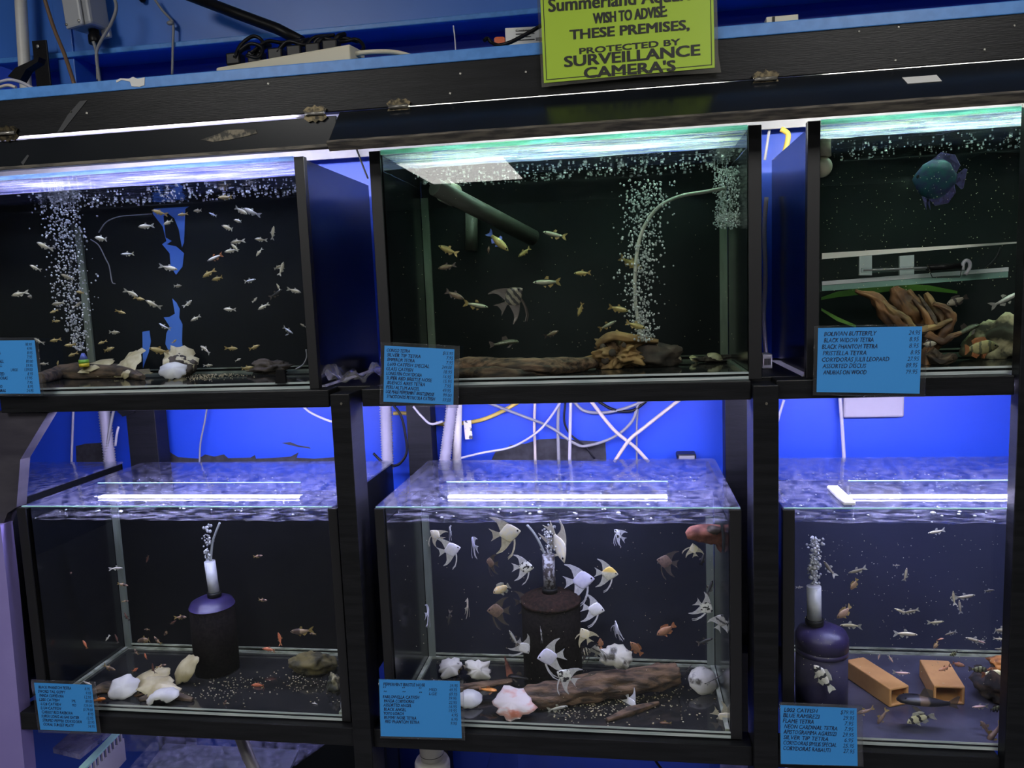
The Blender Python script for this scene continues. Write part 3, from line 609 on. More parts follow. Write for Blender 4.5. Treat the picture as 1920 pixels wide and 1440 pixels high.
def rock(label, p, r, sc=(1, 1, .6), m=ROCK, seed=1, nz=.35, name='rock'):
    p.y = min(p.y, .236-r*sc[1])
    mb = MB().ball((p.x, p.y, p.z+r*sc[2]*.75+.001), r, 4, sc, nz, 1.8, seed, flat=-.75)
    for v in mb.b.verts:
        v.co.y = min(max(v.co.y, .0065), .24)
        if p.x < -.1: v.co.x = min(v.co.x, -.129 if p.z > 1.2 else -.111)
    return mb.build(name, m, None, label=label, cat='rock')
def tube_thing(name, label, cat, pts, rad, m, n=10, group=None, **k): return one(name, MB().tube(pts, rad, n, **k), m, label, cat, group)
def bubbles(label, path, count, Y0, Y1, r0, r1, seed=1, name='air_bubbles', m=None, stretch=1.3):
    rnd = random.Random(seed); mb = MB()
    for _ in range(count):
        t = rnd.random()*(len(path)-1); i = int(t); f = t-i; a, b = path[i], path[min(i+1, len(path)-1)]
        x, y, w = (a[j]*(1-f)+b[j]*f for j in range(3)); w *= .5
        p = at(x+rnd.gauss(0, w*.5), y+rnd.uniform(-4, 4), rnd.uniform(Y0, Y1)); r = rnd.uniform(r0, r1)
        if .5 < p.x < .7: p.x = p.x if p.x < .6475 else .6475-rnd.random()*.03
        mb.ball(p, r, 1, (1, 1, rnd.uniform(.8, stretch)), .2, 2, rnd.random()*9)
    return stuff(name, mb, m or BUB, label, 'bubbles')
def surf_bubbles(label, x0, x1, y0, y1, z, count, r0, r1, seed, dz=-1, m=None):
    rnd = random.Random(seed); mb = MB()
    for _ in range(count):
        r = rnd.uniform(r0, r1)*(1 if rnd.random() < .85 else 1.7)
        mb.ball((rnd.uniform(x0, x1), y0+(y1-y0)*rnd.random()**.8, z+dz*r*.4), r, 1, (1, 1, .55))
    return stuff('surface_bubbles', mb, m or BUB, label, 'bubbles')
def specks(label, x0, x1, y0, y1, z0, z1, count, r0, r1, seed, m=None):
    rnd = random.Random(seed); mb = MB()
    for _ in range(count): mb.ball((rnd.uniform(x0, x1), rnd.uniform(y0, y1), rnd.uniform(z0, z1)), rnd.uniform(r0, r1), 1)
    return stuff('floating_specks', mb, m or SHELL, label, 'specks')
def grains(label, px, count, z, r0, r1, seed):
    rnd = random.Random(seed); mb = MB()
    for _ in range(count):
        a, b = rnd.choice(px); p = atz(rnd.gauss(a[0], b[0]), rnd.gauss(a[1], b[1]), z); p.y = min(max(p.y, .009), .235); p.x = min(p.x, -.12 if p.x < -.05 else .605); r = rnd.uniform(r0, r1)
        mb.ball((p.x, p.y, z+r*.3), r, 1, (1.3, 1, .45), .25, 2, rnd.random()*9)
    return stuff('gravel', mb, GRAVEL, label, 'gravel')
# ---- upper left
tube_thing('air_line', 'clear air line rising through the bubbles of the upper left aquarium', 'air line', [at(a, b, .19) for a, b in ((168, 362), (148, 395), (136, 425), (132, 470), (134, 530), (139, 600), (150, 655))], .0028, CLEAR)
bubbles('column of air bubbles in the upper left aquarium', [(112, 352, 95), (118, 400, 80), (124, 450, 80), (130, 520, 75), (137, 590, 55), (150, 655, 28)], 950, .15, .22, .0011, .0028, 1)
surf_bubbles('bubbles under the water surface of the upper left aquarium', -.70, -.135, .01, .25, ZUW, 420, .0011, .0024, 2)
t = thing('air_stone', 'small air stone in blue, green and yellow bands under the bubbles', 'air stone', at(158, 690, .19))
p = at(158, 686, .19)
for z0, z1, r0, r1, c, nm in ((-.002, .006, .010, .011, (.62, .50, .03), 'yellow_band'), (.006, .014, .011, .010, (.20, .48, .06), 'green_band'), (.014, .028, .0095, .003, (.12, .16, .50), 'blue_cap')):
    MB().lathe([(r0, p.z+z0), (r1, p.z+z1)], (p.x, p.y, 0), 14).build(nm, mat(nm, c, .4), t)
tube_thing('cable', 'thin curled tube behind the fish of the upper left aquarium', 'tube', [at(a, b, .25) for a, b in ((170, 449), (185, 460), (198, 485), (205, 500), (210, 528), (216, 532))], .0012, GREYC, 6)
tube_thing('cable', 'thin arched tube along the back of the upper left aquarium', 'tube', [at(a, b, .25) for a, b in ((185, 436), (200, 416), (225, 406), (262, 403), (284, 401))], .0012, GREYC, 6)
one('driftwood', log([FU(75, 712, .008), FU(120, 700, .012), FU(180, 697, .013), FU(235, 700, .011), FU(268, 708, .006)], [.012, .020, .022, .017, .006], 3), WOODD, 'low dark driftwood piece on the floor of the upper left aquarium', 'driftwood', 'driftwood in the tanks')
one('driftwood', log([FU(180, 690, .012), FU(215, 688, .018), FU(262, 694, .012)], [.008, .016, .007], 4), WOODD, 'small black driftwood piece below the blue gap, upper left aquarium', 'driftwood', 'driftwood in the tanks')
shell_thing('flat cream shell lying on dark wood right of the air stone', FU(208, 692, .016), .030, (R(22), R(-10), .2), sx=1.4, seed=1, depth=.25, ruf=.25)
shell_thing('tall cream shell with a peak, left of the shell pile, upper left aquarium', FU(293, 700), .040, (R(42), R(-30), 0), ruf=.5, seed=2, sx=1.1, sy=.9, depth=.22)
shell_thing('flat wide cream shell at the bottom of the shell pile, upper left aquarium', FU(278, 702), .034, (R(14), 0, .1), sx=1.4, depth=.2, seed=5, ruf=.3)
shell_thing('big curled cream shell in the shell pile, upper left aquarium', FU(346, 704), .042, (R(48), R(28), -.2), ruf=.55, seed=3, sy=.9, depth=.25)
shell_thing('rounded bright white shell in front of the shell pile, upper left aquarium', FU(326, 712), .026, (R(52), R(8), .1), SHELLW, seed=4, sx=1.1, sy=.8, ruf=.25, depth=.35)
shell_thing('pale yellow fin shaped shell left of the white shell, upper left aquarium', FU(205, 706), .026, (R(30), R(20), .5), ruf=.6, seed=8, sx=1.2, depth=.2)
shell_thing('small pale yellow shell left of the pile front, upper left aquarium', FU(238, 712), .013, (R(60), R(-20), 0), ruf=.4, seed=9)
rock('low dark rock right of the shell pile, upper left aquarium', FU(398, 694), .030, (1.15, .7, .85), ROCK, 3)
grains('fine gravel right of the shells, upper left aquarium', [((405, 703), (28, 3)), ((370, 708), (16, 3))], 260, ZU+.0008, .0006, .0013, 5)
one('rubber_clip', MB().prism([(p.x, p.z) for p in (at(517, 719, -.004), at(518, 694, -.004), at(534, 694, -.004), at(537, 718, -.004))], -.0065, -.0005), BLACKP, 'small black rubber clip on the bottom edge of the upper left aquarium', 'clip')
rock('dark knobbly plant root near the right wall, upper left aquarium', FU(520, 697), .026, (1.7, .6, .6), ROCK, 7, .6, 'dark_root')
tube_thing('air_line', 'thin dark air line bending down the right wall, upper left aquarium', 'air line', [at(a, b, .2) for a, b in ((574, 655), (575, 670), (568, 684), (555, 692))], .0016, GREYC)
# ---- upper middle
t = thing('driftwood', 'long ridged brown driftwood log lying in the upper middle aquarium', 'driftwood', FU(980, 690), 'driftwood in the tanks')
log([FU(838, 694, .012), FU(880, 688, .016), FU(950, 690, .017), FU(1020, 690, .015), FU(1090, 684, .013), FU(1128, 678, .012)], [.012, .017, .018, .016, .013, .007], 11, 32, 18, .36).build('trunk', WOOD, t)
log([FU(855, 700, .006), FU(930, 704, .008), FU(1010, 700, .006)], [.008, .014, .006], 12).build('branch', WOODD, t)
t = thing('driftwood', 'skull shaped driftwood stump with holes in the upper middle aquarium', 'driftwood', FU(1185, 690), 'driftwood in the tanks')
p = FU(1165, 690)
for nm, mb, mm in (('stump', MB().ball((p.x, p.y, p.z+.027), .036, 5, (1.25, .8, .82), .8, 2.2, 4), WOODT), ('dark_side', MB().ball((p.x+.055, p.y+.01, p.z+.022), .038, 4, (1.5, .8, .75), .35, 2, 6), ROCK)):
    for v in mb.b.verts: v.co.z = max(v.co.z, ZU+.0012)
    mb.build(nm, mm, t)
log([(p.x-.045, p.y-.01, p.z+.045), (p.x-.02, p.y-.02, p.z+.062), (p.x+.02, p.y-.02, p.z+.058), (p.x+.07, p.y-.01, p.z+.05)], [.005, .009, .008, .004], 15).build('ridge', WOODT, t)
for dx, dz, r in ((-.016, .032, .0075), (.006, .046, .005), (-.034, .044, .006), (-.03, .018, .008)): MB().ball((p.x+dx, p.y-.031+abs(dx)*.25, p.z+dz), r, 2, (1, .5, 1)).build('hole', ROCK, t)
for k, (a, b, r, lb, sd) in enumerate(((1255, 685, .024, 'rounded cream shell right of the skull shaped wood', 21), (1285, 662, .011, 'small upright cream shell behind the rounded shell', 22), (1322, 664, .020, 'flat cream shell at the right of the upper middle aquarium', 23), (1072, 668, .009, 'tiny white shell piece behind the long log', 24), (1025, 703, .012, 'flat white shell chips in front of the long log', 25), (1095, 692, .010, 'small white shell piece between log and stump', 26))):
    shell_thing(lb, FU(a, b), r, (R(48 if k < 2 else 22), R(15), .3*k), seed=sd, ruf=.25)
rock('low dark stone at the right of the upper middle aquarium', FU(1330, 668), .022, (1.8, .6, .35), ROCK, 9, .4)
bubbles('column of air bubbles in the upper middle aquarium', [(1212, 340, 100), (1208, 400, 85), (1205, 460, 75), (1198, 540, 65), (1200, 600, 50), (1212, 640, 26)], 1000, .10, .18, .0010, .0027, 6)
bubbles('curtain of bubbles in the right back corner, upper middle aquarium', [(1385, 312, 46), (1386, 350, 42), (1388, 400, 28), (1389, 425, 14)], 900, .06, .22, .0009, .0021, 7)
surf_bubbles('bubbles under the water surface of the upper middle aquarium', .06, .645, .01, .25, ZUW-.001, 420, .0012, .0026, 8)
tube_thing('air_line', 'clear air line curving down into the bubble column, upper middle aquarium', 'air line', [at(a, b, .13) for a, b in ((1362, 352), (1320, 360), (1275, 368), (1235, 388), (1208, 425), (1195, 470), (1190, 540), (1196, 600), (1205, 640))], .0034, mat('milky_tube', (.42, .43, .36), .25))
t = thing('reflected_pipe', 'grey reflected pipe slanting across the upper middle aquarium', 'pipe', at(900, 390, .15))  # pipe mirrored in the glass, built as a solid in the tank
P = [at(815, 350, .04), at(842, 362, .08), at(1000, 446, .235)]
MB().tube([P[0], P[2]], .016, 20, False).build('pipe', PVCG, t)
d = (P[2]-P[0]).normalized()
MB().tube([P[1]-d*.013, P[1]+d*.013], .0205, 20, False).build('coupling', mat('pale_coupling', (.26, .26, .20), .45), t)
tube_thing('standpipe', 'dim vertical pipe below the slanting pipe, upper middle aquarium', 'pipe', [at(884, 400, .235), at(884, 470, .235)], .013, PVCG, 16)
specks('pale specks drifting in the upper middle aquarium', .05, .64, .007, .03, 1.40, 1.71, 150, .0003, .0006, 9)
# ---- upper right
specks('pale specks drifting in the upper right aquarium', .775, 1.15, .008, .045, 1.48, 1.715, 420, .0003, .0008, 10)
surf_bubbles('bubbles under the water surface of the upper right aquarium', .775, 1.2, .02, .25, ZUW+.004, 200, .0009, .0019, 11)
def bar(label, name, cat, a, b, Y, h, dpt, m, parts=()):
    A, B = at(*a, Y), at(*b, Y); t = MB()
    t.b.verts.ensure_lookup_table()
    t.prism([(A.x, A.z), (B.x, B.z), (B.x, B.z+h[1]), (A.x, A.z+h[0])], Y, Y+dpt); return one(name, t, m, label, cat)
bar('white strip lying across the middle of the upper right aquarium', 'white_strip', 'strip', (1541, 486), (1908, 456), .10, (.0105, .0025), .02, mat('dull_white_strip', (.70, .69, .62), .5))
t = thing('glass_shelf', 'glass ledge with a green edge across the upper right aquarium', 'ledge', at(1700, 535, .16))
A, B = at(1541, 546, .14), at(1890, 520, .14)
MB().prism([(A.x, A.z), (B.x, B.z), (B.x, B.z+.010), (A.x, A.z+.010)], .14, .145).build('green_edge', mat('green_glass_edge', (.20, .34, .29), .2), t)
MB().prism([(A.x, A.z+.0105), (B.x, B.z+.0105), (B.x, B.z+.0175), (A.x, A.z+.0175)], .139, .149).build('pale_rail', mat('pale_rail', (.50, .50, .52), .35), t)
MB().prism([(A.x, A.z+.002), (B.x, B.z+.002), (B.x, B.z+.007), (A.x, A.z+.007)], .1455, .25).build('plate', CLEAR, t)
t = thing('aquarium_heater', 'thin glass heater rod with a black cap and wire guard', 'heater', at(1700, 503, .12))
A, B = at(1615, 507, .12), at(1800, 499, .12); C_ = at(1738, 502, .12)
MB().tube([A, C_], .0042, 12, False).build('glass_rod', CLEAR, t); MB().tube([A+Vector((.004, 0, 0)), C_], .0018, 8, False).build('heating_element', GREYC, t)
MB().tube([C_, B], .0058, 12, False).build('cap', BLACKP, t)
MB().tube([at(a, b, .112) for a, b in ((1738, 496), (1748, 520), (1800, 519), (1804, 498))], .0009, 6, False).build('wire_guard', BLACKP, t)
tube_thing('hook_tube', 'white hooked tube right of the heater cap', 'tube', [at(a, b, .12) for a, b in ((1810, 515), (1818, 502), (1818, 492), (1812, 488), (1806, 494), (1805, 506))], .003, WHC, 10)
for k, (a, b, w, lb) in enumerate(((1611, 1635, 0, 'grey bracket plate under the white strip'), (1687, 1714, 0, 'wide grey bracket plate left of the heater cap'))):
    P = [at(a, 516, .19), at(b, 516, .19), at(b, 478, .19), at(a, 480, .19)]; one('bracket_plate', MB().prism([(p.x, p.z) for p in P], .19, .196), GREYP, lb, 'bracket')
tube_thing('cable', 'black cable crossing behind the heater at the right', 'cable', [at(a, b, .2) for a, b in ((1876, 464), (1866, 485), (1845, 506))], .0018, BLACKP, 8)
t = thing('sponge_piece', 'cream sponge cartridge in the top left corner, upper right aquarium', 'sponge', at(1546, 300, .05))
p = at(1542, 280, .05); MB().lathe([(.005, p.z-.012), (.014, p.z-.012), (.013, p.z+.012), (.009, p.z+.016)], (p.x, p.y, 0), 18).build('cup', CREAMP, t)
p = at(1541, 313, .05); MB().ball(p, .0165, 3, (1, 1, 1.05)).build('bulb', CREAMP, t)
t = thing('driftwood', 'feathery golden brown driftwood root in the upper right aquarium', 'driftwood', FU(1700, 690), 'driftwood in the tanks')
def fan(pts, rads, m, nm, seed, Y): log([at(a, b, Y+dy) for a, b, dy in pts], rads, seed, 22, 12, .8).build(nm, m, t)
fan([(1604, 545, .0), (1640, 560, .01), (1665, 590, .0), (1690, 620, .0), (1720, 650, .01)], [.002, .008, .010, .011, .008], WOODO, 'root', 41, .08)
fan([(1675, 540, .02), (1690, 565, .01), (1710, 590, .01), (1725, 615, .01), (1740, 640, .0)], [.006, .014, .013, .010, .006], WOODO, 'root', 42, .10)
fan([(1702, 545, .02), (1725, 575, .02), (1742, 600, .01), (1752, 630, .0)], [.004, .011, .012, .007], WOODT, 'root', 43, .10)
fan([(1735, 550, .02), (1752, 575, .01), (1765, 600, .0), (1760, 620, .0)], [.003, .008, .009, .006], WOODT, 'root', 44, .09)
fan([(1750, 570, .0), (1775, 580, .0), (1782, 600, .0), (1768, 625, .0), (1745, 660, .0), (1742, 690, .0)], [.003, .006, .007, .008, .009, .010], WOODO, 'root', 45, .08)
fan([(1690, 610, .02), (1720, 620, .0), (1755, 612, .0), (1785, 600, .0)], [.010, .007, .005, .003], WOODT, 'root', 46, .07)
fan([(1735, 625, .0), (1765, 640, .0), (1785, 630, .0), (1802, 625, .0)], [.006, .006, .004, .003], WOODO, 'root', 47, .07)
fan([(1655, 565, .01), (1675, 585, .0), (1700, 600, .0), (1722, 640, .0)], [.002, .005, .006, .003], WOODT, 'root', 49, .07)
fan([(1712, 560, .03), (1735, 590, .02), (1748, 620, .01)], [.002, .007, .004], WOODO, 'root', 50, .06)
fan([(1722, 552, .03), (1742, 585, .02), (1756, 610, .01)], [.001, .005, .003], WOODD, 'root', 51, .06)
fan([(1742, 660, .0), (1760, 676, .0), (1785, 668, .0), (1768, 686, .0)], [.008, .009, .007, .004], WOODD, 'root', 48, .07)
for k, (pl, lb) in enumerate((([(1540, 560), (1570, 552), (1620, 545), (1680, 538), (1740, 540), (1795, 548)], 'long green sword leaf leaning across the upper right aquarium'), ([(1540, 580), (1570, 598), (1605, 612)], 'short dim green leaf at the left wall, upper right aquarium'))):
    w = .007 if k == 0 else .004; m = MB(); P = [at(a, b, .2) for a, b in pl]
    top = [(p.x, p.z+w*math.sin(math.pi*(i+.7)/(len(P)+.4))) for i, p in enumerate(P)]; bot = [(p.x, p.z-w*math.sin(math.pi*(i+.7)/(len(P)+.4))) for i, p in enumerate(P)]
    one('sword_leaf', m.prism(top+bot[::-1], .2, .2015), LEAF, lb, 'leaf')
rock('shaggy cream and black rock at the right of the upper right aquarium', FU(1870, 672), .045, (1.0, .6, .95), ROCKG, 14, .5)
# ---- sponge filters of the lower tanks
def sponge_filter(label, px, Y, y_top, y_tubebot, y_cap, rtube, rbody, m_cap, m_body, mt, cap_h=.03, bands=False):
    a = at(px[0], y_top, Y); b = at(px[1], y_tubebot, Y); c = at(px[2], y_cap, Y)
    t = thing('sponge_filter', label, 'aquarium filter', (c.x, Y, ZL))
    MB().tube([a, b], rtube, 20, False).build('lift_tube', mt, t)
    MB().lathe([(rtube*1.3, b.z-.004), (rtube*1.3, b.z+.006)], (b.x, Y, 0), 20).build('collar', BLACKP, t)
    MB().lathe([(rtube*1.2, c.z), (rbody*.55, c.z-.002), (rbody*.9, c.z-.010), (rbody, c.z-.020), (rbody, c.z-cap_h)], (c.x, Y, 0), 36).build('cap', m_cap, t)
    z = c.z-cap_h-.0005
    if bands:
        MB().lathe([(rbody*.99, z-.009), (rbody*.99, z)], (c.x, Y, 0), 36).build('band', m_cap, t); z -= .0095
    nb = MB().lathe([(rbody*.97, ZL+.002), (rbody*.98, (ZL+z)/2), (rbody*.97, z)], (c.x, Y, 0), 36); nb.build('sponge', m_body, t); return t
sponge_filter('sponge filter with white lift tube and dark round body, lower left aquarium', (393, 402, 396), .165, 1052, 1114, 1118, .0115, .048, PSPONGE, SPONGE, TUBEW, .02)
sponge_filter('brown sponge filter with mottled lift tube among the angelfish', (1028, 1031, 1032), .175, 1040, 1106, 1110, .0125, .062, BSPONGE, SPONGE, mat('mottled_tube', (.36, .36, .38), .35, col2=(.06, .05, .05), scale=110, lo=.45, hi=.52), .014)
sponge_filter('violet black sponge filter with white lift tube, lower right aquarium', (1526, 1527, 1541), .070, 1099, 1166, 1172, .0125, .046, PSPONGE, mat('navy_sponge', (.014, .012, .045), .8, col2=(.02, .016, .05), scale=120), TUBEW, .04, True)
tube_thing('air_line', 'clear air line running into the lift tube, lower left aquarium', 'air line', [at(a, b, .165) for a, b in ((412, 980), (404, 1000), (398, 1020), (395, 1058))], .0025, mat('milky_line', (.30, .32, .30), .3))
tube_thing('air_line', 'clear air line slanting into the mottled lift tube, lower middle aquarium', 'air line', [at(a, b, .185) for a, b in ((988, 984), (1000, 998), (1012, 1018), (1026, 1050))], .0025, MATS['milky_line'])
bubbles('burst of bubbles above the lift tube, lower left aquarium', [(388, 984, 26), (392, 1000, 22), (388, 1030, 14), (392, 1050, 10)], 60, .15, .18, .0015, .004, 21)
bubbles('burst of bubbles above the mottled lift tube, lower middle aquarium', [(1030, 986, 30), (1030, 1012, 24), (1030, 1040, 16)], 110, .17, .20, .001, .003, 22)
bubbles('burst of bubbles above the lift tube, lower right aquarium', [(1526, 1008, 26), (1530, 1030, 30), (1526, 1046, 24), (1524, 1066, 16), (1528, 1094, 18)], 170, .055, .085, .0012, .0042, 23)
specks('pale specks drifting in the lower right aquarium', .74, 1.06, .007, .022, .80, 1.07, 240, .0003, .0007, 12)
specks('pale specks drifting in the lower middle aquarium', .01, .61, .007, .03, .72, 1.07, 160, .0003, .0007, 13)
for lb, x0, x1, sd in (('left', -.73, -.115, 31), ('middle', .006, .612, 32), ('right', .73, 1.15, 33)):
    surf_bubbles(f'bubbles floating on the water of the lower {lb} aquarium', x0, x1, .008, .36, ZLW+.0015, 130, .0012, .0036, sd, 1)
# ---- lower left
for a, b, r, rot, m, kw, lb in ((234, 1306, .030, (R(48), R(-8), .2), SHELLW, dict(seed=51, ruf=.16, sx=1.05, sy=.85, depth=.3), 'round creamy white shell at the front, lower left aquarium'),
        (288, 1283, .030, (R(30), R(-10), .1), SHELL, dict(seed=52, ruf=.2, sx=1.3, depth=.3), 'open cream shell lying behind the white shell, lower left aquarium'),
        (300, 1302, .036, (R(20), R(5), -.1), SHELL, dict(seed=53, ruf=.45, sx=1.4, depth=.3), 'wide ruffled cream shell in the middle of the shell group, lower left aquarium'),
        (352, 1284, .032, (R(55), R(-48), .2), SHELL, dict(seed=54, ruf=.2, sy=.7, sx=1.15, depth=.3), 'cream shell standing on edge at the right of its group, lower left aquarium'),
        (306, 1319, .031, (R(32), R(-12), .1), SHELLW, dict(seed=55, ruf=.14, sx=1.15, sy=.65, depth=.42), 'pearly white mussel like shell at the front glass, lower left aquarium')):
    shell_thing(lb, FL(a, b), r, rot, m, **kw)
one('driftwood', log([FL(168, 1300, .006), FL(200, 1290, .008), FL(235, 1296, .006)], [.006, .012, .005], 56), WOODD, 'small dark wood piece beside the blue card, lower left aquarium', 'driftwood', 'driftwood in the tanks')
one('driftwood', log([FL(262, 1312, .004), FL(310, 1302, .008), FL(362, 1312, .004)], [.004, .010, .004], 57), WOODD, 'thin dark wood piece under the shells, lower left aquarium', 'driftwood', 'driftwood in the tanks')
grains('sparkling gravel grains on the floor of the lower left aquarium', [((420, 1278), (32, 16)), ((480, 1285), (45, 14)), ((555, 1275), (25, 14)), ((590, 1280), (20, 20)), ((410, 1300), (30, 12))], 300, ZL+.0008, .0006, .0016, 58)
rock('low mossy brown stone at the right back, lower left aquarium', FL(588, 1262), .032, (1.5, .7, .8), mat('mossy_stone', (.12, .10, .035), .85, col2=(.03, .028, .012), scale=40, bump=.5), 17, .4)
rock('pale spiny stone at the right glass, lower left aquarium', FL(630, 1296), .020, (.7, .7, 1), ROCKG, 18, .6)
# ---- lower middle
t = thing('driftwood', 'large ridged driftwood log sloping up to the right, lower middle aquarium', 'driftwood', FL(1090, 1290), 'driftwood in the tanks')
P = [FL(950, 1318, .012), FL(1000, 1308, .018), FL(1060, 1298, .022), FL(1130, 1286, .026), FL(1200, 1276, .032), FL(1268, 1262, .036)]
log(P, [.010, .022, .025, .025, .024, .021], 61, 34, 18, .32).build('trunk', WOOD, t)
log([FL(1060, 1290, .035), FL(1110, 1270, .045), FL(1160, 1262, .045)], [.004, .010, .004], 62).build('branch', WOODD, t)
one('driftwood', log([FL(1138, 1350, .004), FL(1180, 1335, .006), FL(1235, 1318, .005)], [.004, .009, .003], 63), WOOD, 'thin driftwood splinter on the gravel at the front glass', 'driftwood', 'driftwood in the tanks')
one('driftwood', log([FL(800, 1300, .010), FL(860, 1292, .016), FL(910, 1284, .020), FL(960, 1276, .020)], [.005, .009, .008, .004], 64), WOOD, 'thin driftwood branch behind the price card, lower middle aquarium', 'driftwood', 'driftwood in the tanks')
one('driftwood', MB().prism([(p.x, p.z) for p in (FL(950, 1268, .0), FL(965, 1266, .0), at(946, 1230, FL(958, 1268).y))], FL(958, 1268).y-.003, FL(958, 1268).y+.003), WOODR, 'reddish pointed wood splinter standing behind the branch', 'driftwood', 'driftwood in the tanks')
t = thing('driftwood', 'red brown driftwood knot floating in the top right corner, lower middle aquarium', 'driftwood', at(1340, 1010, .1), 'driftwood in the tanks')
log([at(1287, 1004, .09), at(1310, 998, .09), at(1345, 1004, .10), at(1366, 1022, .10)], [.006, .016, .020, .016], 66, 18, 10, .35).build('knot', WOODR, t)
MB().ball(at(1338, 994, .08), .011, 3, (1.2, .7, .8), .2, 2, 3).build('hole', ROCK, t)
for a, b, r, rot, m, kw, lb in ((845, 1268, .026, (R(50), R(-15), .4), SHELLM, dict(seed=71, ruf=.38, depth=.5), 'lumpy white shell at the left back, lower middle aquarium'),
        (897, 1275, .026, (R(60), R(15), .2), SHELLM, dict(seed=72, ruf=.5, depth=.45, sx=1.1), 'spiky white shell standing behind the branch, lower middle aquarium'),
        (880, 1322, .026, (R(35), 0, .2), SHELLW, dict(seed=73, ruf=.14, depth=.5, sx=1), 'smooth white shell right of the price card, lower middle aquarium'),
        (962, 1344, .034, (R(46), R(-8), 0), SHELLR, dict(seed=74, ruf=.35, sx=1.1, sy=.9, depth=.3), 'pink streaked open shell at the front glass, lower middle aquarium'),
        (1155, 1262, .034, (R(60), R(5), 0), SHELLM, dict(seed=75, ruf=.3, sx=1, sy=.7, depth=.45), 'mask like cream shell with dark holes behind the large log'),
        (1318, 1296, .030, (R(52), R(10), .2), SHELLM, dict(seed=76, ruf=.14, sx=1, sy=.9, depth=.4), 'round mottled shell at the right of the lower middle aquarium')):
    p = FL(a, b); 
    if a == 1155: p = FL(1155, 1250, .030)
    shell_thing(lb, p, r, rot, m, **kw)
grains('gravel strewn in front of the large log, lower middle aquarium', [((1180, 1300), (45, 10)), ((1230, 1290), (36, 10)), ((1130, 1320), (40, 12)), ((1090, 1335), (40, 10)), ((1210, 1325), (60, 15))], 420, ZL+.0008, .0006, .0017, 77)
# ---- lower right
def clay(label, P, Q, B, h):
    P, Q = FL(*P), FL(*Q); B = atz(*B, ZL+h); Lv = Vector((B.x-P.x, B.y-P.y, 0)); Wv = Q-P; th = .005; w = Wv.length; u = Wv.normalized(); mb = MB(); z = Vector((0, 0, 1))
    o_ = [(0, 0), (w, 0), (w, h), (0, h)]; i_ = [(th, th), (w-th, th), (w-th, h-th), (th, h-th)]
    V = [[[mb.b.verts.new(P+u*a+z*(b+.001)+Lv*s) for a, b in lp] for s in (0, 1)] for lp in (o_, i_)]
    for k in range(4):
        n = (k+1) % 4
        for q in ((V[0][0][k], V[0][0][n], V[0][1][n], V[0][1][k]), (V[1][0][n], V[1][0][k], V[1][1][k], V[1][1][n]), (V[0][0][n], V[0][0][k], V[1][0][k], V[1][0][n]), (V[0][1][k], V[0][1][n], V[1][1][n], V[1][1][k])): mb.b.faces.new(q)
    ob = one('clay_block', mb, TERRA, label, 'clay block', 'hollow clay blocks'); bv = ob.modifiers.new('bevel', 'BEVEL'); bv.width = .0022; bv.segments = 2; return ob
clay('hollow orange clay block lying behind the sponge filter, opening to the right', (1668, 1328), (1704, 1321), (1585, 1238), .037)
clay('hollow orange clay block pointing at the front glass, right of the other block', (1750, 1320), (1809, 1323), (1724, 1237), .036)
rock('shaggy black stone at the right glass, lower right aquarium', FL(1872, 1312), .036, (1, .8, .9), mat('shaggy_black', (.014, .012, .014), .95, col2=(.05, .03, .02), scale=60), 19, .6)
p = FL(1872, 1300); MB().ball((p.x+.005, p.y-.01, ZL+.066), .022, 3, (1.2, .8, .55), .5, 3, 6).build('orange_stone', mat('orange_coral', (.50, .20, .05), .7, col2=(.2, .08, .03), scale=60), None, label='orange crumbly stone on top of the shaggy black stone', cat='rock')
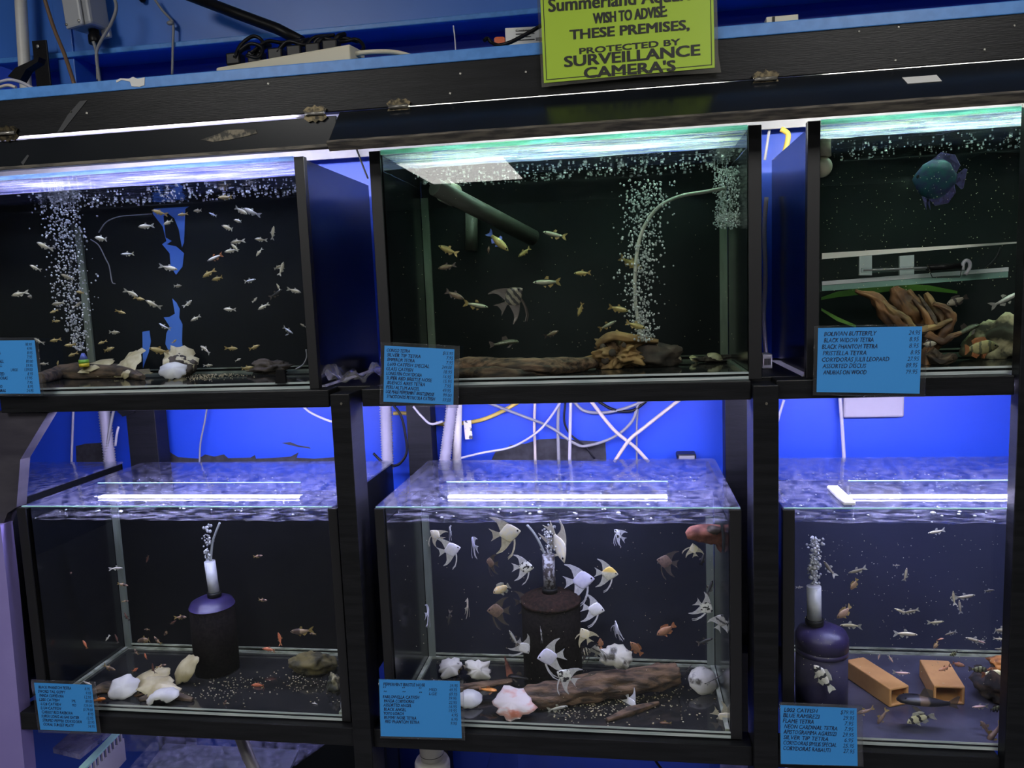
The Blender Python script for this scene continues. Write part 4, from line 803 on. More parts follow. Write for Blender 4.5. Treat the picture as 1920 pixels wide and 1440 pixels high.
# ================================================================ fish
EYE = mat('fish_eye', (.004, .004, .005), .15); EYEW = mat('eye_ring', (.55, .5, .35), .3, metal=.3)
PROF = {   # (x, top, bottom, half width) along a body one unit long, nose at .5
 'tetra': [(.5, .005, -.005, .004), (.455, .04, -.035, .032), (.37, .085, -.075, .055), (.25, .12, -.115, .068), (.1, .13, -.135, .07), (-.05, .105, -.115, .055), (-.18, .065, -.07, .035), (-.30, .042, -.042, .016)],
 'slim':  [(.5, .005, -.005, .004), (.455, .035, -.028, .028), (.36, .065, -.055, .045), (.22, .085, -.08, .055), (.05, .085, -.085, .055), (-.1, .07, -.075, .045), (-.22, .05, -.05, .028), (-.32, .036, -.036, .014)],
 'deep':  [(.5, .005, -.01, .004), (.45, .07, -.05, .035), (.36, .14, -.11, .06), (.22, .19, -.17, .075), (.06, .195, -.185, .072), (-.1, .15, -.155, .055), (-.22, .085, -.09, .032), (-.31, .055, -.055, .016)],
 'disc':  [(.5, .0, -.02, .006), (.45, .10, -.10, .035), (.34, .25, -.25, .06), (.18, .34, -.34, .07), (0, .355, -.355, .065), (-.16, .28, -.28, .05), (-.27, .14, -.14, .03), (-.34, .07, -.07, .018)],
 'angel': [(.5, .0, -.02, .006), (.43, .09, -.09, .03), (.32, .20, -.19, .044), (.17, .32, -.30, .047), (.03, .37, -.37, .043), (-.12, .27, -.28, .034), (-.24, .14, -.14, .028), (-.31, .065, -.065, .014)],
 'cat':   [(.5, .02, -.05, .02), (.45, .06, -.07, .07), (.34, .12, -.085, .10), (.2, .14, -.09, .105), (.05, .12, -.09, .085), (-.1, .085, -.08, .06), (-.22, .06, -.06, .035), (-.33, .045, -.045, .018)],
 'pleco': [(.5, .01, -.03, .03), (.45, .06, -.05, .10), (.33, .10, -.06, .145), (.18, .115, -.06, .15), (.02, .10, -.06, .12), (-.12, .075, -.055, .085), (-.24, .05, -.045, .05), (-.34, .038, -.035, .022)],
 'twig':  [(.5, .0, -.005, .004), (.4, .012, -.012, .012), (.3, .028, -.02, .03), (.15, .03, -.022, .035), (0, .024, -.02, .028), (-.15, .015, -.013, .016), (-.3, .010, -.010, .009), (-.42, .007, -.007, .006)]}
FINS = {
 'tetra': dict(tail_fin=[(-.27, .03), (-.40, .12), (-.5, .15), (-.44, .03), (-.41, 0), (-.44, -.03), (-.5, -.15), (-.40, -.12), (-.27, -.03)], dorsal_fin=[(.10, .115), (.02, .21), (-.06, .20), (-.05, .10)], anal_fin=[(-.02, -.11), (-.10, -.20), (-.22, -.10), (-.20, -.06)], pelvic_fin=[(.14, -.125), (.06, -.20), (.04, -.13)]),
 'deep': dict(tail_fin=[(-.28, .045), (-.42, .13), (-.5, .14), (-.47, 0), (-.5, -.14), (-.42, -.13), (-.28, -.045)], dorsal_fin=[(.22, .18), (.14, .28), (-.10, .27), (-.24, .20), (-.18, .09)], anal_fin=[(.02, -.18), (-.08, -.27), (-.24, -.19), (-.20, -.09)], pelvic_fin=[(.2, -.16), (.10, -.30), (.08, -.17)]),
 'disc': dict(tail_fin=[(-.31, .06), (-.46, .17), (-.52, .15), (-.5, -.15), (-.46, -.17), (-.31, -.06)], dorsal_fin=[(.24, .29), (.05, .45), (-.22, .40), (-.36, .22), (-.29, .08), (-.1, .28)], anal_fin=[(.14, -.33), (.0, -.45), (-.24, -.40), (-.36, -.22), (-.29, -.08), (-.1, -.28)], pelvic_fin=[(.25, -.29), (.12, -.52), (.16, -.32)]),
 'angel': dict(tail_fin=[(-.28, .06), (-.44, .13), (-.68, .25), (-.58, .12), (-.57, 0), (-.58, -.12), (-.68, -.25), (-.44, -.13), (-.28, -.06)],
    dorsal_fin=[(.14, .32), (.0, .45), (-.14, .55), (-.34, .66), (-.56, .70), (-.57, .675), (-.42, .58), (-.33, .46), (-.29, .30), (-.26, .09), (-.12, .26)],
    anal_fin=[(.12, -.31), (-.04, -.46), (-.16, -.58), (-.34, -.70), (-.56, -.76), (-.57, -.735), (-.42, -.62), (-.33, -.48), (-.29, -.30), (-.26, -.09), (-.12, -.26)],
    pelvic_fin=[(.24, -.26), (.22, -.42), (.16, -.62), (.02, -.86), (-.16, -.98), (-.165, -.96), (.0, -.82), (.11, -.6), (.16, -.42), (.17, -.28)]),
 'pleco': dict(tail_fin=[(-.31, .035), (-.46, .13), (-.5, .12), (-.46, -.04), (-.5, -.10), (-.31, -.035)], dorsal_fin=[(.16, .10), (.10, .25), (-.04, .22), (-.06, .08)], pectoral_fin=[(.30, -.05), (.16, -.16), (.08, -.14), (.20, -.055)]),
 'cat': dict(tail_fin=[(-.30, .04), (-.45, .14), (-.5, .13), (-.44, 0), (-.5, -.13), (-.45, -.14), (-.30, -.04)], dorsal_fin=[(.20, .12), (.13, .27), (.0, .18), (.02, .11)], pectoral_fin=[(.30, -.07), (.16, -.16), (.14, -.09)]),
 'twig': dict(tail_fin=[(-.40, .006), (-.5, .03), (-.47, 0), (-.5, -.03), (-.40, -.006)])}
FINS['slim'] = FINS['tetra']
EYEPOS = {'tetra': (.40, .02, .05), 'slim': (.40, .015, .042), 'deep': (.39, .04, .054), 'disc': (.37, .04, .05), 'angel': (.38, .04, .045), 'cat': (.40, .045, .075), 'pleco': (.38, .06, .09), 'twig': (.34, .012, .022)}
CACHE = {}
def bodymesh(sp, m, bend):
    key = ('b', sp, m.name, bend)
    if key in CACHE: return CACHE[key]
    mb = MB(); pr = PROF[sp]; n = 12; q = []
    for i in range(len(pr)-1):
        for k in range(2): q.append(tuple(pr[i][j]*(1-k/2)+pr[i+1][j]*k/2 for j in range(4)))
    q.append(pr[-1]); rings = []
    for x, t, b, w in q:
        by = bend*max(0, .15-x)**2; c, h = (t+b)/2, (t-b)/2; ring = []
        for k in range(n):
            a = 2*math.pi*k/n; sy = math.copysign(abs(math.sin(a))**1.2, math.sin(a)); ring.append(mb.b.verts.new((x, w*sy+by, c+h*math.cos(a))))
        rings.append(ring)
    for A, B in zip(rings, rings[1:]):
        for k in range(n): f = mb.b.faces.new((A[k], B[k], B[(k+1) % n], A[(k+1) % n])); f.smooth = True
    mb.b.faces.new(rings[0]); mb.b.faces.new(rings[-1][::-1]); CACHE[key] = mb.mesh('body', m); return CACHE[key]
def finmesh(sp, fin, m, bend):
    key = ('f', sp, fin, m.name, bend)
    if key in CACHE: return CACHE[key]
    mb = MB(); pl = FINS[sp][fin]
    for sgn in ((-1, 1) if fin in ('pelvic_fin', 'pectoral_fin') else (0,)):
        A, B = [], []
        for x, z in pl:
            root = abs(z) < .35; y = bend*max(0, .15-x)**2+sgn*(.02+.05*max(0, -z-.28 if sp == 'angel' else -z-.08)*2)
            if fin == 'pectoral_fin': y = sgn*(.09+.5*max(0, -z-.05))
            th = .006; A.append(mb.b.verts.new((x, y-th, z))); B.append(mb.b.verts.new((x, y+th, z)))
        n = len(pl); mb.b.faces.new(A); mb.b.faces.new(B[::-1])
        for k in range(n): mb.b.faces.new((A[k], B[k], B[(k+1) % n], A[(k+1) % n]))
    CACHE[key] = mb.mesh(fin, m); return CACHE[key]
def eyemesh(sp):
    if ('e', sp) in CACHE: return CACHE['e', sp]
    x, z, y = EYEPOS[sp]; mb = MB(); r = {'pleco': .016, 'twig': .007, 'angel': .036, 'disc': .034, 'cat': .02}.get(sp, .028)
    for s in (-1, 1): mb.ball((x, s*y*.86, z), r, 2, (1, .6, 1))
    CACHE['e', sp] = mb.mesh('eye', EYE); return CACHE['e', sp]
def wholemesh(sp, m, fm, bend):
    key = ('w', sp, m.name, bend)
    if key in CACHE: return CACHE[key]
    b = bmesh.new()
    for k, me in enumerate([bodymesh(sp, m, bend)]+[finmesh(sp, f, fm, bend) for f in FINS[sp]]+[eyemesh(sp)]):
        n0 = len(b.faces); b.from_mesh(me); b.faces.ensure_lookup_table()
        for f in b.faces[n0:]: f.material_index = 0 if k == 0 else (2 if me.name.startswith('eye') else 1)
    me = bpy.data.meshes.new('fish'); b.to_mesh(me); b.free()
    for x in (m, fm, EYE): me.materials.append(x)
    CACHE[key] = me; return me
FIN_P = fishmat('pale_fin', (.62, .62, .55), alpha=.55); FIN_A = fishmat('amber_fin', (.45, .33, .12), alpha=.55); FIN_W = fishmat('white_fin', (.80, .80, .86), alpha=.6, metal=0)
FIN_D = fishmat('dusky_fin', (.10, .08, .07), alpha=.6); FIN_O = fishmat('orange_fin', (.50, .19, .08), alpha=.55); FIN_V = fishmat('violet_fin', (.09, .07, .20), alpha=.7); FIN_Y = fishmat('yellow_fin', (.72, .66, .48), alpha=.65, metal=0); FIN_B = fishmat('blue_fin', (.12, .18, .62), alpha=.8)
LOOK = {  # name, species, body, fins, words, category
 'S': ('tetra', 'tetra', fishmat('silver_scales', (.60, .58, .48), (.48, .45, .36), metal=.25), FIN_P, 'silver tetra'),
 'B': ('tetra', 'slim', fishmat('bluish_silver_scales', (.66, .70, .80), (.52, .55, .68), metal=.25), FIN_P, 'bluish silver tetra'),
 'D': ('tetra', 'tetra', fishmat('dull_silver_scales', (.33, .31, .24), (.26, .24, .18), metal=.2), FIN_P, 'dull grey tetra'),
 'A': ('tetra', 'tetra', fishmat('amber_scales', (.42, .34, .15), (.33, .26, .11), metal=.2), FIN_A, 'amber tetra'),
 'R': ('tetra', 'slim', fishmat('red_tail_scales', (.70, .70, .66), (.6, .6, .58), metal=.25), FIN_O, 'red tailed silver tetra'),
 'C': ('catfish', 'cat', fishmat('speckled_skin', (.66, .62, .52), spots=14, barcol=(.04, .035, .03)), FIN_P, 'speckled white catfish'),
 'K': ('catfish', 'slim', fishmat('dark_skin', (.05, .05, .05)), FIN_D, 'dark slender fish'),
 'G': ('tetra', 'tetra', fishmat('golden_scales', (.40, .33, .11), (.30, .25, .09), metal=.3, back=(.17, .15, .06)), FIN_A, 'golden olive tetra'),
 'GB': ('tetra', 'tetra', fishmat('gold_scales_blue_tail', (.42, .36, .12), (.32, .26, .1), metal=.3), FIN_B, 'golden tetra with a blue tail'),
 'GS': ('tetra', 'slim', fishmat('greenish_silver_scales', (.42, .42, .30), (.34, .36, .26), metal=.35, back=(.2, .19, .1)), FIN_A, 'greenish silver tetra'),
 'GD': ('tetra', 'tetra', fishmat('dusky_scales', (.20, .15, .09), (.14, .1, .07)), FIN_D, 'dusky brown tetra'),
 'ZD': ('angelfish', 'angel', fishmat('dark_striped_skin', (.22, .20, .15), bars=5, barcol=(.03, .03, .03), barw=.45), FIN_D, 'dark striped angelfish'),
 'P': ('catfish', 'pleco', fishmat('grey_green_skin', (.14, .15, .10), spots=26, barcol=(.06, .06, .04)), FIN_D, 'grey green patterned catfish'),
 'DI': ('discus', 'disc', fishmat('teal_skin', (.02, .085, .10), (.035, .03, .10), metal=.3), FIN_V, 'teal and violet discus'),
 'BT': ('tetra', 'deep', fishmat('pale_banded_scales', (.42, .38, .29), bars=2.2, barcol=(.06, .05, .05), barw=.16), FIN_D, 'pale tetra with dark bands'),
 'GL': ('glassfish', 'slim', fishmat('glassy_scales', (.55, .55, .50), metal=.3), FIN_P, 'slender glassy silver fish'),
 'CI': ('cichlid', 'deep', fishmat('yellow_grey_scales', (.42, .37, .16), (.30, .28, .15), bars=4, barcol=(.12, .12, .07), barw=.25), FIN_O, 'yellow cichlid with orange tail'),
 'H': ('rasbora', 'tetra', fishmat('brown_pink_scales', (.42, .28, .20), (.30, .19, .14), bars=1.1, barcol=(.05, .03, .03), barw=.22), FIN_A, 'small pinkish brown fish'),
 'O': ('tetra', 'tetra', fishmat('orange_red_scales', (.62, .20, .10), (.48, .14, .08)), FIN_O, 'small orange red fish'),
 'HD': ('rasbora', 'slim', fishmat('dark_red_scales', (.14, .06, .045)), FIN_D, 'dark reddish fish'),
 'HB': ('tetra', 'tetra', fishmat('bronze_scales', (.36, .26, .18), (.26, .18, .12), bars=1, barcol=(.09, .06, .05), barw=.25), FIN_A, 'larger bronze fish'),
 'HW': ('tetra', 'slim', fishmat('whitish_scales', (.62, .60, .56), metal=.2), FIN_P, 'small whitish fish'),
 'BR': ('catfish', 'pleco', fishmat('brown_skin', (.20, .10, .05), (.13, .07, .035), spots=20, barcol=(.07, .04, .02)), FIN_A, 'brown catfish'),
 'OR': ('crayfish', 'cat', fishmat('orange_shell', (.72, .24, .04), (.5, .14, .03)), FIN_O, 'bright orange bottom fish'),
 'W': ('angelfish', 'angel', fishmat('white_skin', (.82, .82, .86), (.72, .72, .80), metal=0), FIN_W, 'white angelfish'),
 'L': ('angelfish', 'angel', fishmat('lilac_white_skin', (.74, .73, .90), (.64, .63, .85), metal=0), FIN_W, 'lilac white angelfish'),
 'Y': ('angelfish', 'angel', fishmat('cream_skin', (.80, .72, .46), (.74, .70, .62), metal=0), FIN_Y, 'yellow cream angelfish'),
 'YW': ('angelfish', 'angel', fishmat('gold_backed_skin', (.80, .78, .74), metal=0, back=(.78, .56, .16)), FIN_W, 'white angelfish with a golden back'),
 'M': ('angelfish', 'angel', fishmat('marbled_skin', (.80, .80, .80), spots=7, barcol=(.015, .015, .02), metal=0), FIN_W, 'black marbled white angelfish'),
 'Z': ('angelfish', 'angel', fishmat('zebra_skin', (.62, .58, .42), bars=4.5, barcol=(.01, .01, .012), barw=.6, metal=0), FIN_D, 'black and cream striped angelfish'),
 'T': ('angelfish', 'angel', fishmat('brown_angel_skin', (.20, .13, .10), (.12, .08, .07), metal=0), FIN_D, 'dim brown angelfish'),
 'GA': ('angelfish', 'angel', fishmat('grey_angel_skin', (.38, .37, .32), bars=2.5, barcol=(.04, .04, .04), barw=.25, metal=0), FIN_P, 'grey silver angelfish'),
 'GC': ('cichlid', 'deep', fishmat('golden_white_scales', (.78, .58, .28), (.78, .70, .56), metal=0), FIN_P, 'golden white cichlid'),
 'BO': ('barb', 'deep', fishmat('copper_scales', (.34, .17, .10), (.26, .13, .08)), FIN_O, 'copper brown barb'),
 'SL': ('barb', 'slim', fishmat('two_tone_scales', (.50, .50, .46), back=(.03, .03, .03)), FIN_D, 'slender grey fish with a dark back'),
 'BK': ('catfish', 'pleco', fishmat('black_skin', (.012, .011, .012)), FIN_D, 'black catfish'),
 'OP': ('catfish', 'pleco', fishmat('orange_skin', (.70, .28, .06), (.55, .2, .04)), FIN_O, 'orange catfish'),
 'TW': ('catfish', 'twig', fishmat('twig_skin', (.06, .05, .045), (.03, .026, .024)), FIN_D, 'twig like dark catfish'),
 'ST': ('barb', 'deep', fishmat('barred_tan_skin', (.55, .42, .22), bars=5, barcol=(.06, .05, .04), barw=.35), FIN_A, 'barred tan fish'),
 'V': ('tetra', 'slim', fishmat('buff_scales', (.56, .50, .36), (.46, .42, .30), metal=.2, back=(.30, .28, .18)), FIN_P, 'buff tetra'),
 'VD': ('tetra', 'slim', fishmat('dim_buff_scales', (.26, .23, .18), (.2, .18, .14)), FIN_P, 'dim buff tetra'),
 'VB': ('tetra', 'deep', fishmat('ruddy_scales', (.34, .22, .14), (.28, .18, .12)), FIN_A, 'ruddy brown tetra'),
 'F': ('tetra', 'tetra', fishmat('flame_scales', (.72, .28, .14), (.66, .4, .28)), FIN_O, 'orange flame tetra'),
 'PK': ('tetra', 'slim', fishmat('pink_scales', (.78, .48, .42), (.72, .52, .48)), FIN_P, 'pale pink tetra'),
 'RM': ('cichlid', 'deep', fishmat('ram_skin', (.70, .68, .62), bars=3.2, barcol=(.03, .03, .04), barw=.28, metal=.1), FIN_P, 'black barred silver ram cichlid'),
 'RY': ('cichlid', 'deep', fishmat('ram_skin_yellow', (.60, .58, .36), (.66, .62, .5), bars=3.4, barcol=(.03, .03, .04), barw=.3, metal=.1), FIN_P, 'yellow headed ram cichlid'),
 'AP': ('cichlid', 'deep', fishmat('pale_yellow_skin', (.80, .74, .44), metal=.05), FIN_O, 'pale yellow cichlid with orange fins'),
 'GR': ('cichlid', 'deep', fishmat('barred_olive_skin', (.24, .26, .14), bars=5, barcol=(.05, .05, .03), barw=.4), FIN_D, 'barred olive cichlid'),
 'BP': ('catfish', 'pleco', fishmat('banded_black_skin', (.016, .016, .022), bars=1.6, barcol=(.13, .09, .06), barw=.14), FIN_D, 'large dark catfish with tan bands'),
 'BC': ('catfish', 'cat', fishmat('translucent_brown_skin', (.30, .20, .15), alpha=.8), FIN_A, 'translucent brown catfish'),
}
ORD = 'first second third fourth fifth sixth seventh eighth ninth tenth eleventh twelfth thirteenth fourteenth fifteenth'.split()
def school(where, zf, band, data, floor=None):
    rnd = random.Random(where); rows = []
    for d in data.split():
        v = d.split(','); rows.append((v[0], *map(float, v[1:5]), float(v[5]) if len(v) > 5 and v[5] else 0, float(v[6]) if len(v) > 6 else None))
    info = []
    for r in rows:
        look, px, py, ln, ang = r[:5]; a = ang % 360
        face = 'facing left' if 100 < a < 260 else 'facing right' if a < 80 or a > 280 else 'head up' if a < 180 else 'head down'
        if r[5] > 50: face = 'seen end on'
        bi = sum(py > b for b in band); info.append((look, face, bi))
    BN = ('at the surface', 'in upper water', 'in lower water', 'near the floor')
    for r, (look, face, bi) in zip(rows, info):
        look, px, py, ln, ang, yw, Y = r
        same = sorted(q[1] for q, i in zip(rows, info) if i == (look, face, bi)); k = same.index(px); nm, sp, bmat, fmat, words = LOOK[look]
        pl = f'{BN[bi]}, {where} aquarium'
        lab = f'{words} {face} {pl}' if len(same) == 1 else f'{"leftmost" if k == 0 else ORD[k]+" from left" if k < len(same)-1 or len(same) < 3 else "rightmost"} {words} {face} {pl}'
        if Y is None: Y = rnd.uniform(.03, .20)
        p = at(px, py, Y); r_ = ln*pxm(p)/(.68 if sp in ('angel',) else 1.0)
        r_ /= max(.45, math.cos(R(yw))) if sp not in ('angel', 'disc') else 1
        half = {'pleco': .055, 'cat': .085}.get(sp, .12)*r_
        if p.z < zf+half: p = atz(px, py, zf+half)
        if p.y < .014+.02*(yw != 0): p = at(px, py, .02)
        bend = rnd.choice((0, .35, -.35, .7, -.7)) if sp not in ('disc', 'pleco', 'angel') else rnd.choice((0, .3, -.3))
        Mx = Matrix.Rotation(R(180), 4, 'Z') if 90 < ang % 360 < 270 else Matrix.Identity(4)
        tilt = 180-ang if 90 < ang % 360 < 270 else ang
        Mx = Matrix.Translation(p) @ Mx @ Matrix.Rotation(R(-yw if yw else rnd.uniform(-12, 12)), 4, 'Z') @ Matrix.Rotation(R(-tilt), 4, 'Y') @ Matrix.Scale(r_, 4)
        grp = f'{nm}s of the {where} aquarium' if nm not in ('discus', 'crayfish', 'glassfish', 'angelfish', 'catfish') else f'{nm} of the {where} aquarium'
        if ln < 21 and sp not in ('angel', 'disc'):
            o = bpy.data.objects.new(nm, wholemesh(sp, bmat, fmat, bend)); COL.objects.link(o); o.matrix_basis = Mx; tag(o, lab, 'fish', grp); continue
        t = thing(nm, lab, 'fish', (0, 0, 0), grp); t.matrix_basis = Mx
        for pn, me in [('body', bodymesh(sp, bmat, bend))]+[(f, finmesh(sp, f, fmat, bend)) for f in FINS[sp]]+[('eye', eyemesh(sp))]:
            o = bpy.data.objects.new(pn, me); COL.objects.link(o); o.parent = t
school('upper left', ZU, (405, 520, 630), '''S,82,461,31,153 S,66,502,22,152 S,35,551,30,192 D,58,556,19,180 S,189,447,31,170 B,239,476,25,180 S,273,424,30,183 D,125,519,24,153 S,248,550,29,-28
A,262,560,20,-15 S,286,570,30,150 D,108,569,25,188 A,151,548,18,170 D,146,571,20,30 A,298,398,28,162 S,315,417,23,198 A,342,402,20,188 D,371,395,20,180 B,399,402,16,155 S,452,395,30,-30 S,471,397,33,155 S,447,414,20,167
S,428,427,28,160 S,511,437,27,73 D,444,453,27,187 D,488,449,23,172 S,433,470,25,190 S,441,464,21,140 S,485,473,19,230 R,403,483,34,200 S,317,502,32,-15 A,390,513,28,210 A,408,522,26,192 B,468,526,25,8 S,528,504,28,70
D,520,501,17,20 S,522,538,14,115 S,553,545,27,-18 D,333,536,19,0 S,353,569,21,34 S,478,562,14,40 A,422,370,28,180 A,100,584,15,200 A,106,602,16,0 A,102,638,21,190 A,130,647,20,185 A,135,665,20,200 A,227,585,19,-22
D,214,623,22,-5 A,191,642,17,200 A,203,655,25,15 B,307,612,24,150 A,108,682,13,70 S,71,639,22,150 D,82,682,16,180 S,366,597,21,207 S,430,580,24,175 S,493,575,23,208 B,540,619,24,-34 B,539,627,10,200 A,327,640,13,30
A,435,653,24,-5 A,477,651,23,18 C,386,656,26,145 C,446,675,13,20 A,463,690,26,5 A,298,657,38,165,0,.05 D,391,685,17,0 D,568,610,13,150 K,517,551,32,28''')
school('upper middle', ZU, (430, 520, 600), '''G,841,469,42,155 GB,933,452,55,-45 G,983,473,29,215 GS,1040,440,45,165 GD,838,500,35,190 GD,852,553,40,-25 GS,893,572,48,-12 ZD,961,558,36,40,15 GS,1026,529,54,180 G,1092,512,32,180 G,1088,580,28,250
G,1159,579,40,-15 G,1182,493,50,-28 GS,1139,610,37,25 G,1191,610,40,-18 GD,1034,626,30,20 GD,916,469,15,80 P,945,644,56,5,0,.15''')
school('upper right', ZU, (380, 480, 620), '''DI,1762,336,108,172,50,.12 BT,1793,564,36,205 GL,1885,562,54,28 CI,1835,652,72,2,0,.05 BT,1742,645,28,0,0,.04 P,1808,622,60,25,0,.1''')
school('lower left', ZL, (1090, 1170, 1225), '''H,129,1077,17,30 HD,277,1047,18,245 H,483,1043,19,8 HW,219,1065,24,0 H,230,1096,21,-15 H,235,1127,13,0 H,167,1157,13,180 HD,237,1157,20,110 H,339,1157,25,3 HD,323,1168,18,30 H,312,1186,18,225 H,276,1180,12,180
HW,201,1197,13,235 HB,272,1199,36,195 H,295,1201,20,130 O,160,1208,18,120 HD,219,1197,18,110 O,417,1214,20,120 HD,416,1239,18,70 H,436,1153,13,200 H,492,1125,20,0 O,525,1197,24,105 HB,565,1184,46,185 H,587,1188,14,180 O,505,1217,27,175
H,255,1223,15,110 O,273,1231,14,100 HW,128,1240,18,0 HB,204,1252,28,-18 H,303,1248,18,10 O,253,1256,18,30 HD,287,1255,24,92 O,485,1284,28,185 HW,591,1319,13,180 H,421,1319,16,60 OR,183,1313,30,10,0,.03 BR,262,1303,30,200,0,.05 HW,166,1282,22,150''')
school('lower middle', ZL, (1030, 1120, 1215), '''Y,817,1003,18,140 M,844,994,14,170,65 L,845,1031,26,12 L,887,1018,22,160,70 Y,952,1000,34,8 Y,1049,1022,46,-60,55 T,920,1055,18,180,40 M,984,1063,24,0 GC,942,1103,43,212 Z,985,1127,22,10 Y,877,1132,20,160,78 T,932,1145,26,180
W,803,1147,20,180,78 K,842,1158,28,260 SL,963,1196,34,118 W,982,1213,22,-55 M,1014,1186,14,20,72 L,1030,1231,32,190 M,1061,1268,26,150 Y,1097,1190,20,120 L,1090,1088,34,5 YW,1140,1075,26,-5 W,1115,1142,26,-12 M,1159,1002,18,150,50 T,1249,1053,24,170
Y,1301,1030,16,100 M,1322,1138,24,-35 GA,1351,1165,22,70,35 BO,1249,1182,40,210 W,1156,1180,22,110,70 K,1317,1050,28,75 K,1331,1102,34,70 K,1322,1202,34,25 Z,1098,1222,16,10 GA,1118,1220,18,80,30 BO,1126,1206,20,95 BO,1193,1216,34,130
W,1182,1318,22,-50,35 Y,1358,1346,24,-30 BR,1248,1356,20,180 TW,1285,1263,48,58,0,.15 TW,1338,1275,40,36,0,.05 GL,1045,1328,40,8,0,.05 ST,855,1252,38,12,0,.18 BK,975,1270,46,175,0,.14 OP,914,1294,36,0,0,.07 BK,948,1302,36,185,0,.05''')
school('lower right', ZL, (1070, 1150, 1225), '''V,1757,997,33,190 VD,1554,1065,35,125 VD,1608,1070,35,200 VB,1602,1096,24,240 VD,1681,1060,13,0 V,1698,1078,28,82 VD,1499,1101,15,0 VB,1584,1149,36,215 V,1595,1172,38,188 V,1692,1147,30,160 VD,1709,1146,28,200 V,1697,1188,43,-2
V,1788,1121,28,95 V,1809,1119,36,15 V,1800,1138,28,98 VD,1854,1107,20,5 V,1755,1167,30,5 VD,1783,1187,22,205 V,1876,1181,40,-12 V,1828,1200,34,168 PK,1839,1203,20,-20 V,1874,1198,22,0 VD,1877,1217,22,180 F,1763,1198,13,10 PK,1648,1230,15,260
PK,1670,1235,18,-60 PK,1690,1262,30,3,0,.2 F,1772,1253,28,198,0,.1 F,1796,1245,30,-20 RM,1543,1268,52,128,0,.012 RY,1724,1346,50,207,0,.03 BP,1742,1318,112,176,0,.04 AP,1860,1262,42,0 GR,1834,1255,34,0 PK,1838,1325,30,185 GR,1866,1328,28,0
BC,1866,1374,46,235,0,.02 BC,1848,1366,34,120,0,.03 BC,1655,1344,34,240,0,.04 BC,1624,1334,32,200,0,.05 VB,1755,1210,15,240 GR,1789,1226,18,200''')
# ================================================================ top shelf and wall
def P3(l): return [at(a, b, y) for a, b, y in l]
ZS = 1.9065
tube_thing('conduit_pipe', 'cream conduit pipe running up the wall at the far left', 'pipe', P3([(37, -40, .33), (42, 60, .33), (50, 190, .33)]), .0125, PVC, 16)
tube_thing('hose', 'thin brown hose hanging at the left of the grey box', 'hose', P3([(78, -20, .30), (100, 50, .30), (122, 105, .28), (140, 160, .25)]), .0042, BROWNC, 10)
t = thing('junction_box', 'grey plastic junction box with rounded corners above the shelf', 'junction box', at(165, 20, .33))
a, b = at(131, 40, .33), at(196, 55, .33)
Mx = Matrix.Translation((a+b)/2+Vector((0, 0, .035))) @ Matrix.Rotation(R(-4), 4, 'Y') @ Matrix.Rotation(R(-12), 4, 'Z')
MB().box(-.034, .030, -.02, .035, -.043, .06, .006, Mx).build('body', GREYP, t); MB().box(-.036, .014, -.030, -.0205, -.045, .06, .005, Mx).build('lid', mat('light_grey_plastic', (.46, .47, .48), .4), t)
for sx in (-.030, .008): MB().ball(Mx @ Vector((sx, -.031, -.036)), .0034, 2, (1, .5, 1)).build('screw', STEEL, t)
MB().box(.012, .036, .02, .03, -.062, -.04, .003, Mx).build('mounting_tab', GREYP, t)
g = Mx @ Vector((.006, .008, -.045)); MB().lathe([(.0125, -.03), (.0135, -.024), (.0135, -.012), (.011, -.010), (.011, 0)], g, 12).build('cable_gland', BLACKP, t)
for k, l in enumerate(([(175, 78, .325), (181, 100, .325), (184, 150, .30)], [(212, -10, .30), (218, 15, .30), (208, 45, .30), (188, 80, .30), (181, 105, .30), (188, 160, .29)])):
    tube_thing('cable', ('grey cable dropping from the gland of the grey box', 'grey cable looping round the right side of the grey box')[k], 'cable', P3(l), .0036, GREYC, 8)
t = thing('wall_bracket', 'black steel wall bracket with a bolt at the far left', 'bracket', at(80, 120, .34))
a, b = at(70, 160, .34), at(88, 75, .34); MB().box(a.x, b.x, .337, .341, ZS-.02, b.z, .001).build('plate', BLACKP, t)
MB().ball(at(71, 87, .335), .0045, 2, (1, .5, 1)).build('bolt', STEEL, t)
one('cable_clamp', MB().prism([(p.x, p.z) for p in (at(28, 148, .22), at(42, 132, .22), at(86, 112, .22), at(84, 121, .22), at(62, 135, .22), at(50, 156, .22))], .20, .22), BLACKP, 'black plastic clamp leaning in front of the cream pipe', 'clamp')
tube_thing('cable', 'white cable coil lying on the shelf at the far left', 'cable', P3([(-8, 156, .05), (15, 150, .05), (32, 152, .05), (48, 158, .03), (62, 166, .02)]), .003, WHC, 8)
tube_thing('cable', 'brownish cable under the white coil at the far left', 'cable', P3([(-8, 166, .03), (14, 160, .03), (30, 164, .03)]), .003, BEIGE, 8)
t = thing('clipped_cable', 'thin grey cable held by a wall clip above the shelf', 'cable', at(322, 60, .36))
MB().tube(P3([(288, -4, .36), (305, 20, .362), (320, 36, .362), (325, 48, .362), (324, 90, .362), (323, 140, .36)]), .0028, 8).build('cord', GREYC, t); MB().ball(at(319, 43, .358), .006, 2, (1.4, .8, .9)).build('clip', GREYC, t)
MB().ball(at(267, -2, .37), .008, 2).build('knob', BLACKP, None, label='black round knob on the blue wall at the top edge', cat='knob')
tube_thing('black_pipe', 'thick black pipe slanting down behind the power strip', 'pipe', P3([(345, -12, .30), (450, 28, .29), (520, 54, .28), (566, 78, .27)]), .0115, BLACKP, 16, smooth=False)
t = thing('power_strip', 'cream power strip lying on the shelf below the plugs', 'power strip', at(540, 115, .05))
a, b = at(405, 134, .062), at(657, 108, .0)
